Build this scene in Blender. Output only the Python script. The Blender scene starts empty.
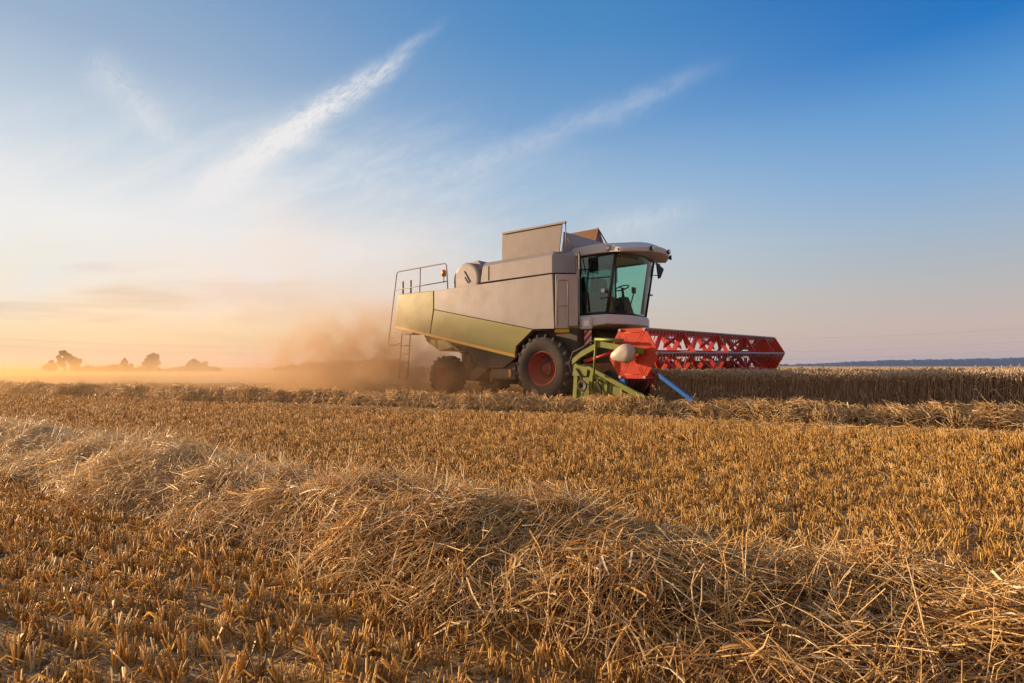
import bpy, bmesh, math, random
import numpy as np
from math import sin, cos, pi, radians, atan2, sqrt
from mathutils import Vector, Matrix

rng = np.random.default_rng(7)
random.seed(7)
scene = bpy.context.scene
COL = scene.collection

# ------------------------------------------------------------------ camera
FPX = 557.0
cam_d = bpy.data.cameras.new("camera")
cam = bpy.data.objects.new("camera", cam_d)
COL.objects.link(cam)
cam_d.sensor_width = 36.0
cam_d.lens = FPX / 1024 * 36
cam_d.clip_start = 0.05
cam_d.clip_end = 12000
cam.location = (0, 0, 1.0)
cam.rotation_euler = (radians(90) + math.atan((366 - 341.5) / FPX), 0, 0)
scene.camera = cam

# ------------------------------------------------------------------ light
SUN_AZ = 66.0      # degrees left of the view direction
SUN_EL = 10.0
sd = Vector((-sin(radians(SUN_AZ)) * cos(radians(SUN_EL)), cos(radians(SUN_AZ)) * cos(radians(SUN_EL)), sin(radians(SUN_EL))))
sun_d = bpy.data.lights.new("sun", 'SUN')
sun_d.energy = 5.0
sun_d.angle = radians(0.6)
sun_d.color = (1.0, 0.68, 0.40)
sun = bpy.data.objects.new("sun", sun_d)
COL.objects.link(sun)
sun.rotation_euler = (-sd).to_track_quat('-Z', 'Y').to_euler()
sun.location = (-30, 20, 20)

world = bpy.data.worlds.new("World")
scene.world = world
world.use_nodes = True
scene.view_settings.view_transform = 'Standard'
scene.view_settings.look = 'None'
scene.view_settings.exposure = 0.85
scene.view_settings.gamma = 1
scene.view_settings.use_curve_mapping = False
cy = scene.cycles
cy.max_bounces = 6
cy.diffuse_bounces = 3
cy.glossy_bounces = 3
cy.transmission_bounces = 5
cy.volume_bounces = 1
cy.transparent_max_bounces = 12
cy.volume_max_steps = 96
cy.caustics_reflective = False
cy.caustics_refractive = False


class NT:
    """small helper for node trees"""
    def __init__(s, tree):
        s.t = tree
        s.t.nodes.clear()

    def n(s, kind, ins=None, **props):
        nd = s.t.nodes.new(kind)
        for k, v in props.items():
            setattr(nd, k, v)
        for k, v in (ins or {}).items():
            sock = nd.inputs[k]
            if isinstance(v, bpy.types.NodeSocket):
                s.t.links.new(v, sock)
            else:
                sock.default_value = v
        return nd

    def m(s, op, a, b=0.0, c=0.0, clamp=False):
        nd = s.n('ShaderNodeMath', {0: a, 1: b, 2: c}, operation=op)
        nd.use_clamp = clamp
        return nd.outputs[0]

    def vm(s, op, a, b=(0, 0, 0)):
        nd = s.n('ShaderNodeVectorMath', {0: a, 1: b}, operation=op)
        return nd.outputs['Value'] if op in ('DOT_PRODUCT', 'LENGTH') else nd.outputs[0]

    def mix(s, f, a, b, blend='MIX'):
        nd = s.t.nodes.new('ShaderNodeMix')
        nd.data_type = 'RGBA'
        nd.blend_type = blend
        for i, v in ((0, f), (6, a), (7, b)):
            if isinstance(v, bpy.types.NodeSocket):
                s.t.links.new(v, nd.inputs[i])
            elif i == 0:
                nd.inputs[i].default_value = v
            else:
                nd.inputs[i].default_value = (*v[:3], 1)
        return nd.outputs[2]

    def ramp(s, f, stops, interp='LINEAR'):
        nd = s.n('ShaderNodeValToRGB', {0: f})
        cr = nd.color_ramp
        cr.interpolation = interp
        while len(cr.elements) < len(stops):
            cr.elements.new(0.5)
        for e, (p, c) in zip(cr.elements, stops):
            e.position = p
            e.color = (*c[:3], 1) if isinstance(c, (tuple, list)) else (c, c, c, 1)
        return nd.outputs[0]

    def noise(s, vec, scale, detail=4, rough=0.55, dist=0.0):
        nd = s.n('ShaderNodeTexNoise', {'Scale': scale, 'Detail': detail, 'Roughness': rough, 'Distortion': dist})
        if vec is not None:
            s.t.links.new(vec, nd.inputs['Vector'])
        return nd.outputs[0]

    def smooth(s, v, lo, hi):
        nd = s.n('ShaderNodeMapRange', {'Value': v, 'From Min': lo, 'From Max': hi}, interpolation_type='SMOOTHSTEP')
        return nd.outputs[0]


def lin(r, g, b):
    return tuple(((c / 255) / 12.92 if c / 255 <= 0.04045 else ((c / 255 + 0.055) / 1.055) ** 2.4) for c in (r, g, b))


def build_world():
    w = NT(world.node_tree)
    tc = w.n('ShaderNodeTexCoord').outputs['Generated']
    d = w.vm('NORMALIZE', tc)
    sky = w.n('ShaderNodeTexSky', sky_type='NISHITA')
    sky.sun_disc = False
    sky.sun_elevation = radians(SUN_EL)
    sky.sun_rotation = radians(-SUN_AZ)
    sky.air_density = 1.0
    sky.dust_density = 1.6
    sky.ozone_density = 2.5
    sep = w.n('ShaderNodeSeparateXYZ', {0: d})
    X, Y, Z = sep.outputs
    el = w.m('MAXIMUM', Z, 0.0)
    sdot = w.vm('DOT_PRODUCT', d, (-0.951, 0.309, 0.0))   # 1 towards the sun
    # the air itself: clear blue high up, warm near the sun, faint rose opposite it
    right = w.ramp(el, [(0.0, lin(206, 176, 164)), (0.06, lin(206, 184, 174)), (0.12, lin(188, 187, 186)), (0.2, lin(162, 184, 206)), (0.27, lin(134, 174, 215)), (0.36, lin(96, 156, 212)), (0.44, lin(34, 120, 197)), (0.52, lin(14, 104, 186)), (0.7, lin(6, 84, 165))])
    mid = w.ramp(el, [(0.0, lin(214, 178, 152)), (0.06, lin(214, 194, 174)), (0.12, lin(206, 203, 196)), (0.2, lin(194, 205, 212)), (0.3, lin(162, 190, 217)), (0.4, lin(118, 163, 209)), (0.52, lin(80, 142, 199)), (0.75, lin(36, 106, 178))])
    left = w.ramp(el, [(0.0, lin(246, 176, 100)), (0.04, lin(254, 216, 156)), (0.08, lin(253, 228, 192)), (0.13, lin(242, 233, 217)), (0.21, lin(242, 240, 236)), (0.32, lin(200, 213, 225)), (0.44, lin(156, 179, 206)), (0.65, lin(100, 144, 192))])
    ft = w.m('DIVIDE', w.m('ADD', sdot, 0.45), 1.35)
    air = w.mix(w.smooth(ft, 0.02, 0.5), right, mid)
    air = w.mix(w.smooth(ft, 0.45, 0.93), air, left)
    air = w.mix(w.smooth(Z, 0.62, 0.95), air, lin(128, 146, 170))  # unseen sky overhead greyed to take blue out of the fill light
    air = w.mix(w.smooth(Y, 0.0, -0.6), air, w.ramp(el, [(0.0, lin(196, 160, 148)), (0.3, lin(206, 182, 172)), (1.0, lin(140, 150, 168))]))  # unseen sky behind the camera, tinted rosy to warm the fill light
    base = w.mix(0.955, w.vm('SCALE', sky.outputs[0]), air)
    base.node.inputs[6].links[0].from_node.inputs['Scale'].default_value = 0.10
    # thin cirrus and old vapour trails, laid out by compass direction and height
    yy = w.m('MAXIMUM', Y, 0.05)
    gx = w.m('DIVIDE', X, yy)
    gz = w.m('DIVIDE', Z, yy)
    front = w.smooth(Y, 0.1, 0.3)
    nv = w.n('ShaderNodeCombineXYZ', {0: gx, 1: gz, 2: 0.0}).outputs[0]

    def streak(ax, az, bx, bz, wa, wb, amp, nscale, ragged=0.5):
        L = sqrt((bx - ax) ** 2 + (bz - az) ** 2)
        ux, uz = (bx - ax) / L, (bz - az) / L
        rx, rz = w.m('SUBTRACT', gx, ax), w.m('SUBTRACT', gz, az)
        t = w.m('DIVIDE', w.m('ADD', w.m('MULTIPLY', rx, ux), w.m('MULTIPLY', rz, uz)), L)
        s_ = w.m('ADD', w.m('MULTIPLY', rx, -uz), w.m('MULTIPLY', rz, ux))
        wob = w.m('MULTIPLY', w.m('SUBTRACT', w.noise(nv, 7.0, 3), 0.5), 0.045)
        s_ = w.m('ABSOLUTE', w.m('ADD', s_, wob))
        wid = w.m('ADD', w.m('MULTIPLY', t, wb - wa), wa)
        wid = w.m('MAXIMUM', wid, 0.004)
        q = w.m('DIVIDE', s_, wid)
        prof = w.m('EXPONENT', w.m('MULTIPLY', w.m('MULTIPLY', q, q), -1.0))
        ends = w.m('MULTIPLY', w.smooth(t, -0.15, 0.12), w.m('SUBTRACT', 1.0, w.smooth(t, 0.65, 1.15)))
        rot = w.n('ShaderNodeCombineXYZ', {0: w.m('MULTIPLY', t, nscale * 0.5), 1: w.m('MULTIPLY', w.m('ADD', w.m('MULTIPLY', rx, -uz), w.m('MULTIPLY', rz, ux)), nscale * 2.2), 2: ax}).outputs[0]
        tex = w.smooth(w.noise(rot, 2.4, 9, 0.72, 1.3), 0.42 - ragged * 0.4, 0.56 + ragged * 0.2)
        return w.m('MULTIPLY', w.m('MULTIPLY', prof, ends), w.m('MULTIPLY', tex, amp))

    def px(x, y):
        p_ = math.atan((366 - 341.5) / FPX)
        a_, b_ = (x - 512) / FPX, (341.5 - y) / FPX
        dy = cos(p_) - b_ * sin(p_)
        return (a_ / dy, (sin(p_) + b_ * cos(p_)) / dy)
    cl = []
    for (a, b, wa, wb, amp, ns, rg) in (
            (px(178, 214), px(425, 38), 0.044, 0.012, 0.95, 12, 0.6),
            (px(188, 204), px(335, 98), 0.026, 0.018, 0.85, 16, 0.45),
            (px(92, 66), px(190, 152), 0.035, 0.030, 0.42, 5, 0.6),
            (px(470, 165), px(715, 70), 0.026, 0.018, 0.26, 5, 0.6),
            (px(-20, 172), px(40, 190), 0.04, 0.04, 0.8, 6, 0.5),
            (px(340, 205), px(500, 160), 0.035, 0.03, 0.26, 6, 0.7),
            (px(595, 235), px(700, 205), 0.03, 0.02, 0.30, 6, 0.6),
            (px(300, 140), px(370, 160), 0.015, 0.02, 0.22, 6, 0.6),
            (px(200, 290), px(470, 230), 0.06, 0.05, 0.50, 5, 0.6)):
        cl.append(streak(*a, *b, wa, wb, amp, ns, rg))
    tot = cl[0]
    for c in cl[1:]:
        tot = w.m('ADD', tot, c)
    wisp_v = w.n('ShaderNodeCombineXYZ', {0: w.m('MULTIPLY', gx, 1.6), 1: w.m('MULTIPLY', w.m('ADD', gz, w.m('MULTIPLY', gx, -0.25)), 6.0), 2: 3.1}).outputs[0]
    wisp = w.smooth(w.noise(wisp_v, 2.2, 7, 0.6, 0.6), 0.50, 0.78)
    wmask = w.m('MULTIPLY', w.smooth(gx, 0.35, -0.5), w.m('MULTIPLY', w.smooth(gz, 0.03, 0.12), w.m('SUBTRACT', 1.0, w.smooth(gz, 0.28, 0.45))))
    tot = w.m('ADD', tot, w.m('MULTIPLY', w.m('MULTIPLY', wisp, wmask), 0.75))
    tot = w.m('MULTIPLY', tot, front, clamp=True)
    ccol = w.mix(w.smooth(gz, 0.03, 0.16), lin(255, 218, 174), lin(236, 234, 234))
    base = w.mix(tot, base, ccol)
    # wide thin veil of ice cloud over the left half, drawn out in fine fibres
    veil_v = w.n('ShaderNodeCombineXYZ', {0: w.m('ADD', w.m('MULTIPLY', gx, 1.1), w.m('MULTIPLY', gz, 0.8)), 1: w.m('MULTIPLY', w.m('SUBTRACT', gz, w.m('MULTIPLY', gx, 0.42)), 4.2), 2: 1.7}).outputs[0]
    vn = w.m('ADD', w.m('MULTIPLY', w.smooth(w.noise(veil_v, 1.6, 3, 0.5, 0.8), 0.40, 0.68), 0.75), w.m('MULTIPLY', w.smooth(w.noise(veil_v, 7.0, 8, 0.68, 1.2), 0.42, 0.75), 0.45))
    vmask = w.m('MULTIPLY', w.smooth(gx, 0.25, -0.35), w.m('MULTIPLY', w.smooth(gz, 0.04, 0.16), w.m('SUBTRACT', 1.0, w.smooth(gz, 0.28, 0.55))))
    base = w.mix(w.m('MULTIPLY', w.m('MULTIPLY', vn, vmask), w.m('MULTIPLY', front, 0.65), clamp=True), base, ccol)
    # low grey-gold bars of cloud near the sun
    bar_v = w.n('ShaderNodeCombineXYZ', {0: w.m('MULTIPLY', gx, 1.3), 1: w.m('MULTIPLY', gz, 11.0), 2: 8.0}).outputs[0]
    bar = w.smooth(w.noise(bar_v, 1.7, 6, 0.55, 0.5), 0.48, 0.70)
    bmask = w.m('MULTIPLY', w.smooth(gx, 0.0, -0.6), w.m('MULTIPLY', w.smooth(gz, 0.0, 0.06), w.m('SUBTRACT', 1.0, w.smooth(gz, 0.14, 0.24))))
    base = w.mix(w.m('MULTIPLY', w.m('MULTIPLY', bar, bmask), w.m('MULTIPLY', front, 0.45)), base, lin(214, 172, 136))
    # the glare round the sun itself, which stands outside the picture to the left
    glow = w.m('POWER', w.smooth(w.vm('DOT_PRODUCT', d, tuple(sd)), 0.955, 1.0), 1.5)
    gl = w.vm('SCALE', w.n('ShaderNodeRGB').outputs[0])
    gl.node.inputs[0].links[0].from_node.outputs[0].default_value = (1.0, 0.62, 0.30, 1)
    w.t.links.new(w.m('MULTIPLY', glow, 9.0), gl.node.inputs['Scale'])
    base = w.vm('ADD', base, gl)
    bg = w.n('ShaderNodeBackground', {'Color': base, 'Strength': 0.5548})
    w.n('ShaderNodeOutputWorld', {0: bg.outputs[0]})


build_world()


# ------------------------------------------------------------------ object helpers
def props(o, label=None, cat=None, group=None, kind=None):
    for k, v in (('label', label), ('category', cat), ('group', group), ('kind', kind)):
        if v:
            o[k] = v
    return o


def link(name, me, parent=None, loc=None, rot=None):
    o = bpy.data.objects.new(name, me)
    COL.objects.link(o)
    if parent:
        o.parent = parent
    if loc:
        o.location = loc
    if rot:
        o.rotation_euler = rot
    return o


def obj(name, bm, mat, parent=None, bevel=0.0, smooth=False, loc=None, rot=None):
    bmesh.ops.recalc_face_normals(bm, faces=bm.faces)
    me = bpy.data.meshes.new(name)
    bm.to_mesh(me)
    bm.free()
    for m_ in (mat if isinstance(mat, (list, tuple)) else [mat]):
        me.materials.append(m_)
    if smooth:
        me.polygons.foreach_set('use_smooth', [True] * len(me.polygons))
    o = link(name, me, parent, loc, rot)
    if bevel:
        b = o.modifiers.new('bevel', 'BEVEL')
        b.width = bevel
        b.segments = 2
        b.limit_method = 'ANGLE'
        b.angle_limit = radians(30)
    return o


def np_mesh(name, V, F, mat, tint=None, smooth=False, parent=None):
    """V (n,3) array, F (m,k) array of equal-sized faces or a list of such arrays"""
    me = bpy.data.meshes.new(name)
    Fs = F if isinstance(F, list) else [F]
    me.vertices.add(len(V))
    me.vertices.foreach_set('co', np.ascontiguousarray(V, dtype=np.float32).ravel())
    idx = np.concatenate([f.ravel() for f in Fs]).astype(np.int32)
    starts, off = [], 0
    tots = []
    for f in Fs:
        starts.append(off + np.arange(len(f)) * f.shape[1])
        tots.append(np.full(len(f), f.shape[1]))
        off += f.size
    starts = np.concatenate(starts).astype(np.int32)
    me.loops.add(len(idx))
    me.loops.foreach_set('vertex_index', idx)
    me.polygons.add(len(starts))
    me.polygons.foreach_set('loop_start', starts)
    try:
        me.polygons.foreach_set('loop_total', np.concatenate(tots).astype(np.int32))
    except Exception:
        pass
    if smooth:
        me.polygons.foreach_set('use_smooth', np.ones(len(starts), dtype=bool))
    if tint is not None:
        a = me.attributes.new('tint', 'FLOAT', 'POINT')
        a.data.foreach_set('value', np.ascontiguousarray(tint, dtype=np.float32))
    me.materials.append(mat)
    me.update(calc_edges=True)
    me.validate()
    return link(name, me, parent)


def q(u, v, h):
    """machine axes (forward, towards the camera side, up) to the machine's local xyz"""
    return Vector((u, -v, h))


def prism(bm, poly, v0, v1):
    """(u,h) outline extruded across the machine from v0 to v1"""
    a = [bm.verts.new(q(u, v0, h)) for u, h in poly]
    b = [bm.verts.new(q(u, v1, h)) for u, h in poly]
    bm.faces.new(a)
    bm.faces.new(b[::-1])
    for i in range(len(poly)):
        j = (i + 1) % len(poly)
        bm.faces.new((a[i], b[i], b[j], a[j]))


def hexa(bm, pts):
    """8 points: bottom four then top four (u,v,h)"""
    v = [bm.verts.new(q(*p)) for p in pts]
    for f in ((0, 1, 2, 3), (7, 6, 5, 4), (0, 4, 5, 1), (1, 5, 6, 2), (2, 6, 7, 3), (3, 7, 4, 0)):
        bm.faces.new([v[i] for i in f])


def box(bm, u0, u1, v0, v1, h0, h1):
    hexa(bm, [(u0, v0, h0), (u1, v0, h0), (u1, v1, h0), (u0, v1, h0), (u0, v0, h1), (u1, v0, h1), (u1, v1, h1), (u0, v1, h1)])


def plate(bm, pts, t=0.02, n=None):
    """flat panel through (u,v,h) points with thickness t"""
    P = [q(*p) for p in pts]
    nn = n or (P[1] - P[0]).cross(P[2] - P[0]).normalized()
    a = [bm.verts.new(p + nn * t / 2) for p in P]
    b = [bm.verts.new(p - nn * t / 2) for p in P]
    bm.faces.new(a)
    bm.faces.new(b[::-1])
    for i in range(len(P)):
        j = (i + 1) % len(P)
        bm.faces.new((a[i], b[i], b[j], a[j]))


def tube(bm, pts, r, seg=8, local=True, caps=True):
    P = [q(*p) if local else Vector(p) for p in pts]
    n = len(P)
    rs = r if isinstance(r, (list, tuple)) else [r] * n
    rings = []
    up = None
    for i, p in enumerate(P):
        d = (P[min(i + 1, n - 1)] - P[max(i - 1, 0)]).normalized()
        if up is None:
            up = d.orthogonal().normalized()
        up = (up - d * up.dot(d))
        up = up.normalized() if up.length > 1e-5 else d.orthogonal().normalized()
        s = d.cross(up)
        rings.append([bm.verts.new(p + (up * cos(2 * pi * k / seg) + s * sin(2 * pi * k / seg)) * rs[i]) for k in range(seg)])
    for a, b in zip(rings, rings[1:]):
        for k in range(seg):
            f = bm.faces.new((a[k], a[(k + 1) % seg], b[(k + 1) % seg], b[k]))
            f.smooth = True
    if caps:
        bm.faces.new(rings[0][::-1])
        bm.faces.new(rings[-1])


def rounded(pts, rad=0.12, n=4):
    """round the corners of a 3D polyline"""
    out = [pts[0]]
    for a, b, c in zip(pts, pts[1:], pts[2:]):
        A, B, C = Vector(a), Vector(b), Vector(c)
        p, r_ = B + (A - B).normalized() * rad, B + (C - B).normalized() * rad
        for i in range(n + 1):
            t = i / n
            out.append(tuple(p * (1 - t) ** 2 + B * 2 * t * (1 - t) + r_ * t * t))
    out.append(pts[-1])
    return out


def lathe(bm, prof, seg=32, centre=(0, 0, 0)):
    """prof: (radius, v) rings about the machine's cross axis"""
    c = centre
    rings = []
    for r, v in prof:
        rings.append([bm.verts.new(q(c[0] + r * cos(2 * pi * k / seg), c[1] + v, c[2] + r * sin(2 * pi * k / seg))) for k in range(seg)])
    for a, b in zip(rings, rings[1:]):
        for k in range(seg):
            f = bm.faces.new((a[k], a[(k + 1) % seg], b[(k + 1) % seg], b[k]))
            f.smooth = True
    if prof[0][0] > 0.001:
        bm.faces.new(rings[0][::-1])
    if prof[-1][0] > 0.001:
        bm.faces.new(rings[-1])


# ------------------------------------------------------------------ materials
def mat(name):
    m_ = bpy.data.materials.new(name)
    m_.use_nodes = True
    return m_, NT(m_.node_tree)


def paint(name, col, rough=0.45, dust=0.35, metal=0.0, dcol=(0.36, 0.24, 0.15), bump=0.02, scale=2.0):
    m_, t = mat(name)
    tc = t.n('ShaderNodeTexCoord').outputs['Object']
    n1 = t.noise(tc, scale, 6, 0.62)
    n2 = t.noise(t.vm('MULTIPLY', tc, (9, 9, 1.2)), 1.6, 5, 0.6)
    f = t.smooth(t.m('ADD', t.m('MULTIPLY', n1, 0.8), t.m('MULTIPLY', n2, 0.2)), 0.28, 0.74)
    f = t.m('ADD', t.m('MULTIPLY', f, dust), dust * 0.35, clamp=True)
    c = t.mix(f, col, dcol)
    fine = t.noise(tc, 45, 3, 0.6)
    c = t.mix(t.m('MULTIPLY', t.smooth(fine, 0.55, 0.75), 0.22), c, dcol)
    r = t.m('ADD', t.m('MULTIPLY', f, 0.35), rough, clamp=True)
    b = t.n('ShaderNodeBump', {'Height': t.noise(tc, 3.5, 3), 'Strength': bump * 5, 'Distance': 0.02})
    p = t.n('ShaderNodeBsdfPrincipled', {'Base Color': c, 'Roughness': r, 'Metallic': metal, 'Normal': b.outputs[0]})
    t.n('ShaderNodeOutputMaterial', {0: p.outputs[0]})
    return m_


def plain(name, col, rough=0.6, metal=0.0):
    m_, t = mat(name)
    tc = t.n('ShaderNodeTexCoord').outputs['Object']
    c = t.mix(t.m('MULTIPLY', t.noise(tc, 14, 4), 0.35), col, tuple(x * 0.6 for x in col))
    p = t.n('ShaderNodeBsdfPrincipled', {'Base Color': c, 'Roughness': rough, 'Metallic': metal})
    t.n('ShaderNodeOutputMaterial', {0: p.outputs[0]})
    return m_


M = {}
M['white'] = paint('dusty_white_paint', (0.275, 0.265, 0.285), 0.4, 0.45, dcol=(0.19, 0.15, 0.135))
M['light'] = paint('pale_white_paint', (0.50, 0.49, 0.50), 0.4, 0.25, dcol=(0.3, 0.22, 0.17))  # lighter white with less brown tint, for the front side panel
M['grey'] = paint('pale_grey_plastic', (0.58, 0.60, 0.65), 0.4, 0.08)
M['skytint'] = paint('sky_tinted_white', (0.27, 0.32, 0.40), 0.35, 0.12)  # tank white with the blue of sky-lit shade put into its colour
M['green'] = paint('seed_green_paint', (0.185, 0.185, 0.004), 0.4, 0.35, dcol=(0.16, 0.115, 0.010))
M['green2'] = paint('header_green_paint', (0.19, 0.25, 0.012), 0.4, 0.45, dcol=(0.10, 0.085, 0.03), scale=5)
M['yellow'] = paint('yellow_trim_paint', (0.62, 0.35, 0.008), 0.45, 0.15)
M['red'] = paint('signal_red_paint', (0.52, 0.036, 0.006), 0.42, 0.06, dcol=(0.42, 0.08, 0.03), scale=4)
M['darkred'] = paint('reel_red_paint', (0.52, 0.03, 0.02), 0.4, 0.15, dcol=(0.3, 0.08, 0.05), scale=4)
M['rimred'] = paint('rim_red_paint', (0.34, 0.030, 0.022), 0.55, 0.35, dcol=(0.16, 0.08, 0.06))
M['steel'] = paint('worn_steel', (0.35, 0.32, 0.33), 0.35, 0.2, metal=0.7)
M['rail'] = paint('grey_rail_steel', (0.20, 0.17, 0.15), 0.5, 0.3)
M['dark'] = paint('dark_grey_frame', (0.030, 0.028, 0.027), 0.65, 0.35, dcol=(0.085, 0.055, 0.035))
M['chassis'] = paint('dusty_grey_metal', (0.12, 0.11, 0.108), 0.6, 0.4, dcol=(0.14, 0.09, 0.06))
M['black'] = plain('black_plastic', (0.015, 0.015, 0.016), 0.5)
M['rubber'] = paint('dusty_rubber', (0.022, 0.022, 0.024), 0.75, 0.45, dcol=(0.10, 0.075, 0.06), scale=5)
M['tarp'] = plain('brown_tank_flap', (0.20, 0.085, 0.035), 0.7)
M['blue'] = plain('blue_plastic', (0.02, 0.16, 0.55), 0.4)
M['cover'] = plain('off_white_plastic', (0.46, 0.40, 0.35), 0.45)
M['amber'] = plain('amber_lens', (0.85, 0.20, 0.02), 0.3)
M['seat'] = plain('seat_cloth', (0.05, 0.03, 0.028), 0.9)
M['lens'] = plain('lamp_glass', (0.65, 0.68, 0.75), 0.1, 0.3)
M['interior'] = plain('cab_lining', (0.10, 0.075, 0.055), 0.8)


def glass_mat():
    m_, t = mat('green_tinted_glass')
    tr = t.n('ShaderNodeBsdfTransparent', {'Color': (0.68, 0.90, 0.83, 1)})
    gl = t.n('ShaderNodeBsdfGlossy', {'Color': (0.9, 0.95, 1, 1), 'Roughness': 0.03})
    fr = t.n('ShaderNodeFresnel', {'IOR': 1.45})
    f = t.m('ADD', t.m('MULTIPLY', fr.outputs[0], 0.8), 0.03, clamp=True)
    mx = t.n('ShaderNodeMixShader', {0: f, 1: tr.outputs[0], 2: gl.outputs[0]})
    t.n('ShaderNodeOutputMaterial', {0: mx.outputs[0]})
    return m_


M['glass'] = glass_mat()


def sign_mat():
    m_, t = mat('red_white_warning_stripes')
    tc = t.n('ShaderNodeTexCoord').outputs['Object']
    s = t.n('ShaderNodeSeparateXYZ', {0: tc})
    k = t.m('FRACT', t.m('MULTIPLY', t.m('SUBTRACT', s.outputs[2], s.outputs[0]), 5.2))
    c = t.mix(t.m('GREATER_THAN', k, 0.5), (0.62, 0.56, 0.52), (0.45, 0.03, 0.02))
    p = t.n('ShaderNodeBsdfPrincipled', {'Base Color': c, 'Roughness': 0.5})
    t.n('ShaderNodeOutputMaterial', {0: p.outputs[0]})
    return m_


M['sign'] = sign_mat()


def straw_mat(name, stops, trans=0.3, rough=0.55, patch=None):
    m_, t = mat(name)
    at = t.n('ShaderNodeAttribute', attribute_name='tint').outputs['Fac']
    c = t.ramp(at, stops)
    if patch:
        geo = t.n('ShaderNodeNewGeometry').outputs['Position']
        c = t.mix(t.m('MULTIPLY', t.smooth(t.noise(geo, patch[0], 3), 0.42, 0.62), patch[1]), c, patch[2], 'MULTIPLY')
    d = t.n('ShaderNodeBsdfPrincipled', {'Base Color': c, 'Roughness': rough})
    tl = t.n('ShaderNodeBsdfTranslucent', {'Color': c})
    mx = t.n('ShaderNodeMixShader', {0: trans, 1: d.outputs[0], 2: tl.outputs[0]})
    t.n('ShaderNodeOutputMaterial', {0: mx.outputs[0]})
    return m_


M['stubble'] = straw_mat('cut_stubble', [(0.0, (0.26, 0.12, 0.022)), (0.45, (0.67, 0.395, 0.085)), (0.85, (0.84, 0.59, 0.19)), (1.0, (0.84, 0.68, 0.38))], 0.38)
M['straw'] = straw_mat('dry_straw', [(0.0, (0.24, 0.11, 0.03)), (0.4, (0.70, 0.45, 0.15)), (0.75, (0.86, 0.67, 0.36)), (1.0, (0.90, 0.80, 0.58))], 0.4, 0.45)
M['wheat'] = straw_mat('standing_wheat', [(0.0, (0.42, 0.28, 0.18)), (0.5, (0.67, 0.50, 0.33)), (0.8, (0.71, 0.56, 0.37)), (1.0, (0.60, 0.51, 0.33))], 0.4, 0.6)
M['leaf'] = straw_mat('dark_leaves', [(0.0, (0.018, 0.026, 0.010)), (1.0, (0.07, 0.085, 0.03))], 0.15, 0.7)
M['bark'] = plain('tree_bark', (0.07, 0.05, 0.035), 0.9)


# ------------------------------------------------------------------ terrain
def gz(x, y):
    """ground height; the field falls gently away far to the left"""
    x = np.asarray(x, dtype=float)
    y = np.asarray(y, dtype=float)
    r = np.sqrt(x * x + y * y)
    a = np.clip(-x / np.maximum(r, 1) * 2.2 + 0.35, 0, 1)
    z = -np.maximum(0, r - 70) * 0.0062 * a * np.clip(1 - (r - 700) / 3000, 0.3, 1)
    z = z + 0.012 * np.sin(x * 1.3 + y * 0.7) * np.exp(-r / 30) + 0.008 * np.sin(x * 3.1 - y * 2.3) * np.exp(-r / 15)
    return z


def ground():
    ang = np.linspace(0, 2 * pi, 193)[:-1]
    rad = np.concatenate([[0.4], np.geomspace(0.8, 9000, 110)])
    V = [(0, 0, float(gz(0, 0)))]
    R, A = np.meshgrid(rad, ang, indexing='ij')
    X, Y = R * np.cos(A), R * np.sin(A)
    P = np.stack([X.ravel(), Y.ravel(), gz(X, Y).ravel()], 1)
    V = np.vstack([np.array(V), P])
    n = len(ang)
    k = np.arange(n)
    tri = np.stack([np.zeros(n, int), 1 + k, 1 + (k + 1) % n], 1)
    quads = []
    for i in range(len(rad) - 1):
        a = 1 + i * n
        quads.append(np.stack([a + k, a + n + k, a + n + (k + 1) % n, a + (k + 1) % n], 1))
    m_, t = mat('stubble_field_soil')
    pos = t.n('ShaderNodeNewGeometry').outputs['Position']
    n1 = t.noise(pos, 3.0, 6, 0.65)
    n2 = t.noise(pos, 38.0, 5, 0.7)
    n3 = t.noise(t.vm('MULTIPLY', pos, (1, 1, 1)), 0.35, 3)
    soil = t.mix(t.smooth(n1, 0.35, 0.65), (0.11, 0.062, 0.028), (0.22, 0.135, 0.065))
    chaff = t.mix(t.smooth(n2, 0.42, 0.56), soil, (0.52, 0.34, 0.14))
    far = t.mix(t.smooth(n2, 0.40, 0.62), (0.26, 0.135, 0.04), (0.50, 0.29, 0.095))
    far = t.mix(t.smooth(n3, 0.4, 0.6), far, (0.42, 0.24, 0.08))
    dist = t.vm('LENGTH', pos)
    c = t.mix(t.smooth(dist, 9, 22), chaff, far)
    b = t.n('ShaderNodeBump', {'Height': t.m('ADD', n2, t.m('MULTIPLY', n1, 2.0)), 'Strength': 0.9, 'Distance': 0.03})
    p = t.n('ShaderNodeBsdfPrincipled', {'Base Color': c, 'Roughness': 0.95, 'Normal': b.outputs[0]})
    t.n('ShaderNodeOutputMaterial', {0: p.outputs[0]})
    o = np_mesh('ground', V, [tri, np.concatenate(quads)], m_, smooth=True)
    props(o, kind='structure')


ground()


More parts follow.
